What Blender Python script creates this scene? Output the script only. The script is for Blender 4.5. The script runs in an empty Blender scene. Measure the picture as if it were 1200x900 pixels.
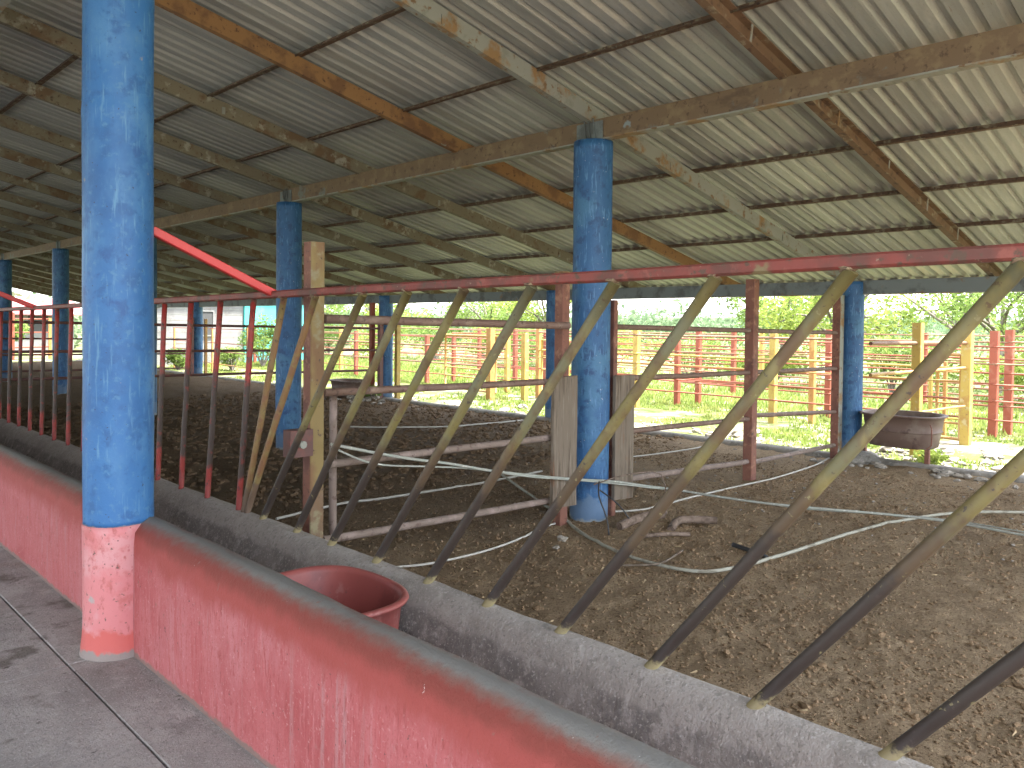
import bpy, math, random
from mathutils import Vector, Matrix, noise
random.seed(7)
sc = bpy.context.scene
C = sc.collection
rad = math.radians

# ------------------------------------------------------------------ camera
cam_d = bpy.data.cameras.new('camera'); cam = bpy.data.objects.new('camera', cam_d); C.objects.link(cam)
cam_d.sensor_fit = 'HORIZONTAL'; cam_d.sensor_width = 36
cam_d.lens = 931.24/1200*36
cam_d.shift_y = -49.23/1200
cam_d.clip_start = 0.05; cam_d.clip_end = 2000
cam.matrix_world = (Matrix.Translation((0, 0, 1.55)) @ Matrix.Rotation(-0.779344, 4, 'Z') @
                    Matrix.Rotation(rad(90-1.3), 4, 'X') @ Matrix.Rotation(rad(0.6), 4, 'Z'))
sc.camera = cam

# ------------------------------------------------------------------ world, sun, exposure
SUN_EL, SUN_AZ = 66.0, -62.0          # azimuth in degrees, counter-clockwise from +X
W = bpy.data.worlds.new("World"); sc.world = W; W.use_nodes = True
nt = W.node_tree; nt.nodes.clear()
out = nt.nodes.new('ShaderNodeOutputWorld'); bg = nt.nodes.new('ShaderNodeBackground')
sky = nt.nodes.new('ShaderNodeTexSky'); sky.sky_type = 'NISHITA'; sky.sun_disc = False
sky.sun_elevation = rad(SUN_EL); sky.sun_rotation = rad(90-SUN_AZ)
sky.air_density = 1.0; sky.dust_density = 1.5; sky.ozone_density = 1.0
tc = nt.nodes.new('ShaderNodeTexCoord'); mp = nt.nodes.new('ShaderNodeMapping'); mp.inputs['Scale'].default_value = (1, 1, 3.0)
nz = nt.nodes.new('ShaderNodeTexNoise'); nz.inputs['Scale'].default_value = 2.4; nz.inputs['Detail'].default_value = 6
rmp = nt.nodes.new('ShaderNodeValToRGB'); rmp.color_ramp.elements[0].position = .33; rmp.color_ramp.elements[1].position = .54
mixc = nt.nodes.new('ShaderNodeMix'); mixc.data_type = 'RGBA'; mixc.inputs['B'].default_value = (3.7, 3.75, 3.8, 1)
L = nt.links.new
L(tc.outputs['Generated'], mp.inputs['Vector']); L(mp.outputs[0], nz.inputs['Vector']); L(nz.outputs['Fac'], rmp.inputs[0])
L(rmp.outputs[0], mixc.inputs['Factor']); L(sky.outputs[0], mixc.inputs['A']); L(mixc.outputs['Result'], bg.inputs[0])
bg.inputs[1].default_value = 0.15
L(bg.outputs[0], out.inputs[0])
sun_d = bpy.data.lights.new('sun', 'SUN'); sun_d.energy = 2.6; sun_d.angle = rad(4); sun_d.color = (1, .96, .88)
sun = bpy.data.objects.new('sun', sun_d); C.objects.link(sun)
sd = Vector((math.cos(rad(SUN_EL))*math.cos(rad(SUN_AZ)), math.cos(rad(SUN_EL))*math.sin(rad(SUN_AZ)), math.sin(rad(SUN_EL))))
sun.rotation_euler = sd.to_track_quat('Z', 'Y').to_euler()
sc.view_settings.view_transform = 'Standard'; sc.view_settings.look = 'None'
sc.view_settings.exposure = 3.35; sc.view_settings.gamma = 1
sc.render.engine = 'CYCLES'
sc.cycles.max_bounces = 10; sc.cycles.diffuse_bounces = 7

# ------------------------------------------------------------------ helpers
def node(nt, t, **kw):
    n = nt.nodes.new(t)
    for k, v in kw.items(): setattr(n, k, v)
    return n

def mat(name, base, layers=(), rough=.8, bump=(), metal=0.0, spec=.5, zpaint=None, zlast=None, after=(), shade_damp=None, var=0.0, translucent=0.0):
    """base colour; layers = (colour, scale, lo, hi, stretch xyz[, detail]); bump = (scale, strength, distance, stretch);
    zpaint = (colour, height, noise width) paints another colour below a height."""
    m = bpy.data.materials.new(name); m.use_nodes = True
    nt = m.node_tree; nt.nodes.clear(); L = nt.links.new
    out = node(nt, 'ShaderNodeOutputMaterial'); bs = node(nt, 'ShaderNodeBsdfPrincipled')
    L(bs.outputs[0], out.inputs[0])
    bs.inputs['Roughness'].default_value = rough; bs.inputs['Metallic'].default_value = metal
    bs.inputs['Specular IOR Level'].default_value = spec
    geo = node(nt, 'ShaderNodeNewGeometry')
    def tex(scale, stretch=(1, 1, 1), detail=5, seed=0.0):
        mp = node(nt, 'ShaderNodeMapping'); mp.inputs['Scale'].default_value = stretch
        mp.inputs['Location'].default_value = (seed*3.7, seed*1.3, seed*2.1)
        L(geo.outputs['Position'], mp.inputs['Vector'])
        n = node(nt, 'ShaderNodeTexNoise'); n.inputs['Scale'].default_value = scale
        n.inputs['Detail'].default_value = detail; n.inputs['Roughness'].default_value = .62
        L(mp.outputs[0], n.inputs['Vector']); return n.outputs['Fac']
    rgb = node(nt, 'ShaderNodeRGB'); rgb.outputs[0].default_value = (*base, 1)
    col = rgb.outputs[0]
    def overlay(col, c, fac):
        mx = node(nt, 'ShaderNodeMix', data_type='RGBA'); mx.inputs['B'].default_value = (*c, 1)
        L(col, mx.inputs['A']); L(fac, mx.inputs['Factor']); return mx.outputs['Result']
    def ramp(v, lo, hi):
        mr = node(nt, 'ShaderNodeMapRange', interpolation_type='SMOOTHSTEP')
        mr.inputs['From Min'].default_value = lo; mr.inputs['From Max'].default_value = hi
        L(v, mr.inputs['Value']); return mr.outputs[0]
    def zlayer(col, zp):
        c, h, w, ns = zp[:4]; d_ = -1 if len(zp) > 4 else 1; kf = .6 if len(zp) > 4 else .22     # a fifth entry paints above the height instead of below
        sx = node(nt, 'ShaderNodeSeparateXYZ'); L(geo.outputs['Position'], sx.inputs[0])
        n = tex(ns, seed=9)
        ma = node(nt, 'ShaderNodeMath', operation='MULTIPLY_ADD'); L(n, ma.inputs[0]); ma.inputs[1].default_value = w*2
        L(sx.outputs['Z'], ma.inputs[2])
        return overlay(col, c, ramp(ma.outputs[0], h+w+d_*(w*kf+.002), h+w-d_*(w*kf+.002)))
    if zpaint:
        for zp in zpaint: col = zlayer(col, zp)
    for i, ly in enumerate(layers):
        c, s, lo, hi = ly[:4]; st = ly[4] if len(ly) > 4 else (1, 1, 1); dt = ly[5] if len(ly) > 5 else 5
        col = overlay(col, c, ramp(tex(s, st, dt, i+1), lo, hi))
    if zlast:
        for zp in zlast: col = zlayer(col, zp)
    if shade_damp:     # shade painted over the moist, trampled soil further into the pens: colour, y where it starts and ends, noise
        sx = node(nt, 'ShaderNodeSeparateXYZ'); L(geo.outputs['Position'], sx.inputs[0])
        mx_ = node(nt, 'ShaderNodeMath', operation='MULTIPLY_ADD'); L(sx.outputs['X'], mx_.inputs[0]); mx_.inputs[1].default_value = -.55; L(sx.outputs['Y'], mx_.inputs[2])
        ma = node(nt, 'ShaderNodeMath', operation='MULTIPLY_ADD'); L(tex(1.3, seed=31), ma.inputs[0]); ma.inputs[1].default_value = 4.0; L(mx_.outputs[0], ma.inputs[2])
        mr = ramp(ma.outputs[0], shade_damp[1], shade_damp[2])
        mm_ = node(nt, 'ShaderNodeMath', operation='MULTIPLY'); L(mr, mm_.inputs[0]); mm_.inputs[1].default_value = shade_damp[3]
        col = overlay(col, shade_damp[0], mm_.outputs[0])
    for i, ly in enumerate(after):
        st = ly[4] if len(ly) > 4 else (1, 1, 1)
        col = overlay(col, ly[0], ramp(tex(ly[1], st, 5, 40+i), ly[2], ly[3]))
    if var:
        oi = node(nt, 'ShaderNodeObjectInfo')
        mr = node(nt, 'ShaderNodeMapRange'); mr.inputs['To Min'].default_value = 1-var; mr.inputs['To Max'].default_value = 1+var
        L(oi.outputs['Random'], mr.inputs['Value'])
        vm = node(nt, 'ShaderNodeVectorMath', operation='SCALE'); L(col, vm.inputs[0]); L(mr.outputs[0], vm.inputs['Scale'])
        col = vm.outputs[0]
    L(col, bs.inputs['Base Color'])
    nrm = None
    for i, b in enumerate(bump):
        s, st, d = b[:3]; stt = b[3] if len(b) > 3 else (1, 1, 1)
        bn = node(nt, 'ShaderNodeBump'); bn.inputs['Strength'].default_value = st; bn.inputs['Distance'].default_value = d
        L(tex(s, stt, 6, 20+i), bn.inputs['Height'])
        if nrm: L(nrm, bn.inputs['Normal'])
        nrm = bn.outputs[0]
    if nrm: L(nrm, bs.inputs['Normal'])
    if translucent:
        tr = node(nt, 'ShaderNodeBsdfTranslucent'); L(col, tr.inputs['Color'])
        ms = node(nt, 'ShaderNodeMixShader'); ms.inputs[0].default_value = translucent
        L(bs.outputs[0], ms.inputs[1]); L(tr.outputs[0], ms.inputs[2]); L(ms.outputs[0], out.inputs[0])
    return m

class MB:
    def __init__(s): s.v = []; s.f = []; s.sm = []; s.mi = []; s.cur = 0
    def face(s, idx, smooth=False): s.f.append(idx); s.sm.append(smooth); s.mi.append(s.cur)
    def hexa(s, p):     # 8 points: bottom ring 0-3, top ring 4-7
        o = len(s.v); s.v += [tuple(q) for q in p]
        for q in ((3, 2, 1, 0), (4, 5, 6, 7), (0, 1, 5, 4), (1, 2, 6, 5), (2, 3, 7, 6), (3, 0, 4, 7)): s.face([o+i for i in q])
    def box(s, x0, x1, y0, y1, z0, z1):
        s.hexa([(x0, y0, z0), (x1, y0, z0), (x1, y1, z0), (x0, y1, z0), (x0, y0, z1), (x1, y0, z1), (x1, y1, z1), (x0, y1, z1)])
    def beam(s, a, b, w, h, up=(0, 0, 1), ch=.004):
        """chamfered rectangular bar from a to b, w across, h along up."""
        a, b, up = Vector(a), Vector(b), Vector(up); d = (b-a).normalized()
        sd = d.cross(up).normalized(); u = sd.cross(d).normalized()
        ring = [(w/2-ch, -h/2), (w/2, -h/2+ch), (w/2, h/2-ch), (w/2-ch, h/2), (-w/2+ch, h/2), (-w/2, h/2-ch), (-w/2, -h/2+ch), (-w/2+ch, -h/2)]
        o = len(s.v)
        for p in (a, b):
            for q in ring: s.v.append(tuple(p+sd*q[0]+u*q[1]))
        for i in range(8): s.face([o+i, o+(i+1) % 8, o+8+(i+1) % 8, o+8+i])
        s.face([o+i for i in range(8)][::-1]); s.face([o+8+i for i in range(8)])
    def extr(s, prof, a, b, sd, u, closed=True, caps=True):
        a, b, sd, u = Vector(a), Vector(b), Vector(sd), Vector(u); n = len(prof); o = len(s.v)
        for p in (a, b):
            for q in prof: s.v.append(tuple(p+sd*q[0]+u*q[1]))
        for i in range(n if closed else n-1): s.face([o+i, o+(i+1) % n, o+n+(i+1) % n, o+n+i])
        if caps and closed: s.face([o+i for i in range(n)][::-1]); s.face([o+n+i for i in range(n)])
    def tube(s, pts, r, n=10, caps=True):
        pts = [Vector(p) for p in pts]; o = len(s.v); k = len(pts)
        if not isinstance(r, (list, tuple)): r = [r]*k
        ref = None
        for i, p in enumerate(pts):
            d = (pts[min(i+1, k-1)]-pts[max(i-1, 0)]).normalized()
            if ref is None:
                ref = Vector((0, 0, 1)) if abs(d.z) < .9 else Vector((1, 0, 0))
            sd = d.cross(ref).normalized(); u = sd.cross(d).normalized(); ref = u
            for j in range(n):
                t = 2*math.pi*j/n; s.v.append(tuple(p+(sd*math.cos(t)+u*math.sin(t))*r[i]))
        for i in range(k-1):
            for j in range(n):
                s.face([o+i*n+j, o+i*n+(j+1) % n, o+(i+1)*n+(j+1) % n, o+(i+1)*n+j], True)
        if caps: s.face([o+j for j in range(n)]); s.face([o+(k-1)*n+j for j in range(n)][::-1])
    def lathe(s, prof, c=(0, 0, 0), n=32, sx=1, sy=1, pw=2.0, jit=0.0, closed_top=False):
        o = len(s.v); k = len(prof)
        for (r, z) in prof:
            for j in range(n):
                t = 2*math.pi*j/n; ct, st = math.cos(t), math.sin(t)
                e = 2.0/pw
                x = math.copysign(abs(ct)**e, ct)*r*sx; y = math.copysign(abs(st)**e, st)*r*sy
                s.v.append((c[0]+x, c[1]+y, c[2]+z))
        for i in range(k-1):
            for j in range(n): s.face([o+i*n+j, o+i*n+(j+1) % n, o+(i+1)*n+(j+1) % n, o+(i+1)*n+j], True)
        s.face([o+j for j in range(n)][::-1])
        if closed_top: s.face([o+(k-1)*n+j for j in range(n)])
    def build(s, name, m, parent=None, loc=None):
        """vertices are given in world space; the object's origin goes to loc (default: base centre)."""
        me = bpy.data.meshes.new(name)
        pl = parent_loc(parent)
        if loc is None:
            xs = [v[0] for v in s.v]; ys = [v[1] for v in s.v]; zs = [v[2] for v in s.v]
            loc = ((min(xs)+max(xs))/2, (min(ys)+max(ys))/2, min(zs))
        loc = Vector(loc)
        me.from_pydata([(v[0]-loc.x, v[1]-loc.y, v[2]-loc.z) for v in s.v], [], s.f)
        me.polygons.foreach_set('use_smooth', s.sm)
        ms = m if isinstance(m, (list, tuple)) else [m]
        for q in ms: me.materials.append(q)
        if len(ms) > 1: me.polygons.foreach_set('material_index', s.mi)
        me.update()
        o = bpy.data.objects.new(name, me); C.objects.link(o)
        if parent is not None: o.parent = parent
        o.location = loc-pl
        return o

def parent_loc(p):
    v = Vector((0, 0, 0))
    while p is not None: v += p.location; p = p.parent
    return v
def tag(o, label, cat, group=None, kind=None):
    if label: o['label'] = label
    if cat: o['category'] = cat
    if group: o['group'] = group
    if kind: o['kind'] = kind
    return o
def thing(name, label, cat, loc, group=None):
    o = bpy.data.objects.new(name, None); C.objects.link(o); o.location = loc; o.empty_display_size = .1
    return tag(o, label, cat, group)
def dup(root, delta, label):
    r = root.copy(); C.objects.link(r); r.location = root.location+Vector(delta); r['label'] = label
    for ch in root.children:
        c = ch.copy(); C.objects.link(c); c.parent = r
        for g in ch.children:
            d = g.copy(); C.objects.link(d); d.parent = c
    return r
def fbm(x, y, s, seed=0.0, oct=4):
    return noise.fractal(Vector((x*s+seed, y*s-seed, seed)), 1.0, 2.0, oct)

# ------------------------------------------------------------------ materials
M = {}
M['dirt'] = mat('dirt', (.45, .33, .21), [((.35, .25, .155), 1.6, .45, .65), ((.52, .385, .24), 9, .50, .70), ((.26, .18, .11), 26, .55, .66), ((.54, .41, .26), 50, .54, .66), ((.17, .115, .07), 80, .55, .64), ((.56, .44, .30), 140, .60, .68)],
                shade_damp=((.105, .068, .043), 2.6, 6.0, .66), rough=.97, spec=.1, bump=[(8, .5, .05), (30, .9, .045), (70, 1.0, .035), (160, 1.0, .018)])
M['clod'] = mat('clod', (.25, .172, .104), [((.17, .115, .068), 9, .45, .6), ((.34, .25, .155), 30, .58, .7)], shade_damp=((.11, .072, .046), 2.6, 6.0, .66), rough=.97, spec=.08, bump=[(60, .8, .012)])
M['joint'] = mat('joint', (.06, .055, .05), rough=.95)
M['slab'] = mat('slab', (.34, .32, .305), [((.25, .235, .225), 2.2, .44, .64), ((.38, .36, .345), 7, .50, .68), ((.24, .20, .175), 1.3, .56, .72), ((.26, .245, .235), 40, .52, .66), ((.42, .40, .385), 80, .56, .66), ((.17, .16, .15), 120, .60, .70), ((.16, .145, .13), 3, .56, .66), ((.40, .385, .37), 1.1, .56, .68), ((.11, .10, .09), 11, .64, .70), ((.10, .085, .075), 5, .70, .78)],
                rough=.88, spec=.2, bump=[(6, .35, .03), (45, .7, .010), (130, .9, .005)])
M['curb'] = mat('curb', (.36, .33, .30), [((.29, .265, .24), 3, .44, .64), ((.40, .37, .34), 14, .50, .68), ((.27, .25, .225), 50, .52, .64), ((.44, .41, .38), 90, .56, .66), ((.17, .155, .14), 110, .62, .70), ((.16, .15, .14), 6, .66, .76)],
                rough=.9, spec=.15, bump=[(10, .4, .02), (45, .6, .008), (140, .8, .004)],
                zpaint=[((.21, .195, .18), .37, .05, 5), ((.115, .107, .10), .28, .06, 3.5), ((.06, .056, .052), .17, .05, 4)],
                after=[((.66, .64, .60), 20, .73, .75, (1.5, 1.5, .35))])
M['red_wall'] = mat('red_wall', (.39, .112, .118), [((.33, .075, .078), 1.8, .48, .66, (1, 1, 1.2)), ((.43, .17, .185), 1.3, .48, .68, (1, 1, .5)), ((.36, .085, .088), 10, .48, .68, (3, 3, .35)), ((.36, .19, .195), 4, .54, .76, (4, 4, .22)), ((.25, .06, .06), 7, .60, .70, (5, 5, .3)), ((.44, .155, .165), 16, .54, .74, (3, 3, .3)), ((.30, .07, .07), 34, .55, .68, (2, 2, .6)), ((.46, .20, .205), 70, .58, .70), ((.33, .085, .085), 120, .56, .66), ((.36, .26, .25), 3.1, .69, .78), ((.11, .06, .055), 40, .67, .70)],
                    rough=.72, spec=.22, bump=[(5, .3, .02), (40, .45, .008), (110, .6, .005), (260, .4, .0025)],
                    zlast=[((.285, .062, .055), .46, .09, 5, 1), ((.19, .045, .036), .55, .045, 9, 1), ((.17, .09, .075), .596, .022, 22, 1), ((.175, .17, .16), .611, .010, 26, 1), ((.20, .135, .12), .022, .03, 16)],
                    after=[((.72, .69, .65), 17, .745, .765, (2.5, 2.5, .8)), ((.20, .11, .09), 20, .66, .76), ((.26, .25, .235), 5, .70, .76, (1, 1, 3))])
M['pink_base'] = mat('pink_base', (.54, .19, .20), [((.55, .26, .27), 5, .46, .64), ((.46, .14, .14), 11, .52, .66), ((.40, .12, .12), 26, .57, .66, (1, 1, .5)), ((.36, .30, .29), 8, .66, .74), ((.16, .09, .08), 46, .62, .67), ((.78, .75, .72), 20, .725, .745, (1, 1, 4))],
                     rough=.6, spec=.35, bump=[(9, .35, .02), (40, .3, .006), (120, .4, .003)],
                     zlast=[((.50, .11, .10), .12, .06, 16), ((.24, .20, .19), .035, .03, 22)])
M['blue'] = mat('blue', (.032, .130, .325), [((.022, .095, .26), 1.6, .45, .65), ((.065, .185, .37), 2.4, .50, .72, (1, 1, .6)), ((.025, .10, .26), 13, .50, .66), ((.06, .17, .33), 34, .54, .70), ((.022, .085, .24), 5.5, .60, .70), ((.03, .05, .10), 46, .655, .70), ((.09, .22, .38), 20, .56, .74, (2.5, 2.5, .25)), ((.02, .06, .14), 8, .68, .76), ((.26, .24, .22), 10, .70, .76), ((.60, .64, .68), 22, .765, .775)],
                rough=.5, spec=.4, bump=[(4, .3, .02), (22, .3, .006), (90, .4, .003)],
                zlast=[((.34, .33, .33), .607, .012, 30)])
M['blue_worn'] = mat('blue_worn', (.026, .098, .235), [((.05, .15, .28), 3, .48, .66), ((.018, .066, .17), 12, .50, .64), ((.075, .19, .36), 26, .56, .66, (2, 2, .3)), ((.03, .05, .10), 34, .68, .73), ((.30, .33, .36), 9, .70, .78), ((.48, .50, .52), 48, .68, .72)],
                     rough=.55, spec=.4, bump=[(5, .25, .02), (60, .4, .004)],
                     zlast=[((.10, .17, .28), .20, .14, 16), ((.24, .26, .27), .03, .05, 14)])
RUST = (.20, .075, .03)
M['rusty_steel'] = mat('rusty_steel', (.150, .100, .058), [((.19, .135, .075), 9, .50, .66), ((.14, .15, .135), 2.6, .60, .66), ((.085, .052, .032), 22, .56, .68), ((.20, .235, .24), 1.5, .665, .685), ((.10, .065, .04), 6, .54, .68, (1, .4, 1))],
                       rough=.75, bump=[(40, .4, .003)])
M['rafter_orange'] = mat('rafter_orange', (0.248, 0.132, 0.052), [((0.16, 0.08, 0.036), 5, .48, .62), ((0.272, 0.256, 0.2), 3.2, .65, .69), ((0.096, 0.044, 0.024), 26, .58, .68)], rough=.75, bump=[(40, .4, .003)])
M['rafter_pale'] = mat('rafter_pale', (0.248, 0.256, 0.224), [((0.24, 0.144, 0.064), 3.6, .50, .62), ((0.16, 0.096, 0.048), 14, .56, .66), ((0.2, 0.208, 0.176), 7, .55, .66)], rough=.7, bump=[(40, .3, .003)])
M['rafter_dull'] = mat('rafter_dull', (0.176, 0.152, 0.104), [((0.136, 0.088, 0.048), 3.6, .50, .62), ((0.304, 0.296, 0.24), 6, .55, .66), ((0.08, 0.048, 0.028), 24, .58, .68)], rough=.75, bump=[(40, .3, .003)])
M['rafter_brown'] = mat('rafter_brown', (0.152, 0.092, 0.052), [((0.24, 0.2, 0.136), 6, .56, .66), ((0.08, 0.048, 0.032), 14, .52, .66)], rough=.75, bump=[(40, .4, .003)])
M['grey_beam'] = mat('grey_beam', (0.15, 0.176, 0.176), [((0.09, 0.0975, 0.0938), 4, .48, .62), ((0.18, 0.128, 0.0825), 9, .62, .7)], rough=.7)
M['purlin'] = mat('purlin', (0.104, 0.06, 0.036), [((0.208, 0.176, 0.12), 14, .52, .62), ((0.048, 0.028, 0.02), 30, .55, .66)], rough=.8, bump=[(60, .4, .003)])
M['sheet'] = mat('sheet', (.375, .388, .36), [((.30, .31, .295), 1.2, .42, .66, (.4, 2, 1)), ((.42, .42, .385), 5, .50, .72, (.5, 3, 1)), ((.25, .215, .175), 22, .64, .76, (.3, 3, 1)), ((.27, .265, .25), 90, .58, .70)],
                 rough=.45, metal=.15, bump=[(50, .15, .003)], var=.12)
M['bar_yellow'] = mat('bar_yellow', (.150, .125, .045), [((.125, .12, .068), 4, .45, .62), ((.105, .066, .035), 5, .50, .66, (1, 1, .6)), ((.18, .15, .065), 13, .54, .70, (1, 1, .5)), ((.10, .065, .035), 40, .60, .68), ((.055, .038, .028), 55, .665, .69)],
                      rough=.6, bump=[(60, .3, .002)],
                      zlast=[((.080, .054, .032), 1.06, .25, 5), ((.036, .026, .021), .90, .26, 6), ((.24, .20, .10), .488, .06, 30)],
                      after=[((.20, .175, .09), 30, .66, .69), ((.05, .036, .03), 34, .66, .69)])
M['bar_orange'] = mat('bar_orange', (.19, .105, .045), [((.20, .15, .06), 5, .45, .62), ((.18, .09, .05), 15, .52, .62), ((.08, .05, .035), 30, .60, .68)],
                      rough=.6, bump=[(60, .4, .003)], zlast=[((.13, .085, .055), .62, .12, 9)])
M['bar_red'] = mat('bar_red', (.27, .03, .025), [((.24, .04, .03), 8, .48, .62), ((.12, .06, .045), 20, .54, .64), ((.45, .14, .10), 34, .64, .7)],
                   rough=.55, bump=[(60, .35, .003)], zlast=[((.045, .03, .025), 1.22, .22, 5), ((.25, .03, .025), .66, .10, 7)],
                   after=[((.14, .03, .025), 22, .56, .64), ((.05, .03, .025), 40, .60, .66)])
M['rail_red'] = mat('rail_red', (.175, .036, .028), [((.105, .034, .026), 5, .44, .60), ((.21, .06, .045), 12, .55, .66), ((.08, .045, .03), 30, .55, .64), ((.16, .12, .06), 4, .62, .68), ((.22, .15, .11), 60, .66, .70)],
                    rough=.6, bump=[(50, .4, .003)])
M['weld'] = mat('weld', (.16, .11, .07), [((.26, .21, .12), 40, .5, .65), ((.08, .05, .035), 70, .55, .65)], rough=.8, bump=[(90, .6, .004)])
M['brace_red'] = mat('brace_red', (.55, .045, .042), [((.42, .04, .035), 7, .55, .68)], rough=.45)
M['post_brown'] = mat('post_brown', (0.196, 0.0808, 0.0553), [((0.128, 0.051, 0.0382), 5, .48, .62), ((0.281, 0.145, 0.0935), 11, .54, .66), ((0.0765, 0.0425, 0.034), 30, .60, .68)], rough=.7, bump=[(50, .4, .003)])
M['post_yellow'] = mat('post_yellow', (0.202, 0.144, 0.0521), [((0.159, 0.0857, 0.0367), 4, .46, .60, (1, 1, .5)), ((0.22, 0.19, 0.11), 8, .55, .66), ((0.0734, 0.0428, 0.0275), 22, .60, .68)], rough=.65, bump=[(50, .3, .003)],
                       zpaint=[((0.153, 0.095, 0.0551), .6, .2, 6)])
M['fence_pipe'] = mat('fence_pipe', (0.168, 0.104, 0.08), [((0.24, 0.168, 0.128), 8, .50, .64), ((0.08, 0.048, 0.04), 24, .56, .66)], rough=.65, bump=[(60, .4, .003)])
M['fence_pipe_dust'] = mat('fence_pipe_dust', (0.2, 0.152, 0.128), [((0.288, 0.224, 0.2), 8, .50, .64), ((0.112, 0.072, 0.056), 24, .56, .66)], rough=.8, bump=[(60, .4, .003)])
M['fence_dark'] = mat('fence_dark', (.10, .045, .04), [((.16, .05, .04), 8, .50, .64)], rough=.6)
M['cor_red'] = mat('cor_red', (.235, .055, .028), [((.28, .10, .06), 5, .52, .66), ((.14, .05, .03), 14, .58, .68)], rough=.65)
M['cor_yellow'] = mat('cor_yellow', (0.391, 0.272, 0.0638), [((0.323, 0.187, 0.051), 5, .52, .64), ((0.425, 0.348, 0.187), 9, .55, .68), ((0.212, 0.111, 0.051), 20, .62, .70)], rough=.6)
M['cor_orange'] = mat('cor_orange', (0.34, 0.17, 0.051), [((0.374, 0.246, 0.0765), 5, .50, .62), ((0.255, 0.111, 0.051), 16, .60, .70)], rough=.6)
M['cor_pink'] = mat('cor_pink', (.21, .10, .055), [((.27, .18, .11), 6, .52, .66), ((.14, .06, .035), 16, .58, .68)], rough=.65)
M['wood'] = mat('wood', (0.17, 0.139, 0.109), [((0.102, 0.0782, 0.0578), 22, .46, .60, (1, 1, .07)), ((0.225, 0.19, 0.153), 40, .54, .66, (1, 1, .06)), ((0.163, 0.0888, 0.0544), 7, .60, .70, (1, 1, .3)), ((0.068, 0.0544, 0.0408), 60, .62, .68, (1, 1, .05))],
                rough=.9, spec=.2, bump=[(40, .6, .004, (1, 1, .06))])
M['wood_dark'] = mat('wood_dark', (.20, .15, .12), [((.12, .09, .07), 20, .46, .60), ((.28, .22, .18), 40, .54, .66)], rough=.95, spec=.1, bump=[(30, .6, .004)])
M['tub'] = mat('tub', (.285, .075, .066), [((.21, .055, .05), 5, .50, .66), ((.34, .13, .115), 14, .58, .70), ((.18, .07, .06), 30, .62, .72), ((.30, .17, .15), 4, .62, .74)], rough=.5, bump=[(30, .12, .003)])
M['tub_dusty'] = mat('tub_dusty', (.135, .088, .070), [((.18, .135, .11), 4, .48, .64), ((.09, .055, .045), 9, .56, .68)], rough=.65)
M['rope'] = mat('rope', (0.30, 0.31, 0.275), [((0.288, 0.32, 0.28), 14, .50, .62), ((0.496, 0.496, 0.448), 30, .58, .68)], rough=.8)
M['rope_white'] = mat('rope_white', (0.44, 0.424, 0.384), [((0.36, 0.336, 0.288), 14, .54, .66)], rough=.8)
M['rope_tan'] = mat('rope_tan', (0.32, 0.312, 0.256), [((0.208, 0.192, 0.152), 10, .50, .62)], rough=.85)
M['black'] = mat('black', (.03, .03, .032), rough=.6)
M['stone'] = mat('stone', (.33, .30, .26), [((.21, .19, .16), 8, .48, .64), ((.42, .39, .35), 20, .55, .7)], rough=.95, spec=.1, bump=[(25, .5, .01)], var=.15)
M['grass_ground'] = mat('grass_ground', (0.098, 0.119, 0.042), [((0.231, 0.21, 0.154), .9, .47, .58), ((0.098, 0.133, 0.035), 3, .50, .64), ((0.266, 0.245, 0.203), 9, .60, .68)], rough=.97, spec=.1, bump=[(20, .6, .03)])
M['grass'] = mat('grass', (0.172, 0.23, 0.0517), [((0.253, 0.276, 0.0805), 1.2, .45, .62), ((0.103, 0.161, 0.0345), 4, .55, .66)], rough=.8, spec=.15, translucent=.4)
M['leaf'] = mat('leaf', (0.149, 0.223, 0.054), [((0.216, 0.29, 0.0743), .5, .45, .62), ((0.081, 0.135, 0.0405), 1.6, .54, .66)], rough=.75, spec=.2, translucent=.42)
M['leaf_light'] = mat('leaf_light', (0.221, 0.286, 0.0585), [((0.299, 0.351, 0.078), .5, .45, .62), ((0.13, 0.195, 0.052), 1.6, .54, .66)], rough=.75, spec=.2, translucent=.42)
M['leaf_far'] = mat('leaf_far', (0.157, 0.221, 0.126), [((0.157, 0.21, 0.115), .3, .45, .62), ((0.0735, 0.126, 0.063), 1.0, .54, .66)], rough=.8, spec=.1, translucent=.3)
M['bark'] = mat('bark', (.19, .165, .14), [((.11, .09, .075), 9, .5, .65)], rough=.95, spec=.1)
M['block'] = mat('block', (0.176, 0.172, 0.168), [((0.139, 0.134, 0.13), 1.2, .46, .62), ((0.21, 0.206, 0.197), 5, .55, .68)], rough=.9)
M['turquoise'] = mat('turquoise', (0.064, 0.336, 0.32), [((0.104, 0.4, 0.376), 2, .5, .66)], rough=.7)
M['roof_red'] = mat('roof_red', (0.375, 0.09, 0.09), [((0.435, 0.188, 0.188), 2, .5, .66)], rough=.7)
M['dark_inside'] = mat('dark_inside', (.05, .05, .05), rough=.9)
M['hill'] = mat('hill', (.06, .10, .05), [((.10, .13, .07), .02, .45, .6)], rough=1, spec=0)

# ------------------------------------------------------------------ levels
SL, Z2 = .2165, 3.13                     # roof slope, height of the rafter undersides at X = 4.87
def zr(x): return Z2-SL*(x-4.87)
X1, X2, X3 = 1.31, 4.87, 9.55
BAY = 4.68; Y0 = 4.0
YS, YE = -1.7, 32.2                    # roof ends; the unseen near end is cut short to let light in
RIDGE = -0.9
WEAVE = -7.0  # unseen west eave, its reach set to darken the roof on the left
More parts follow.
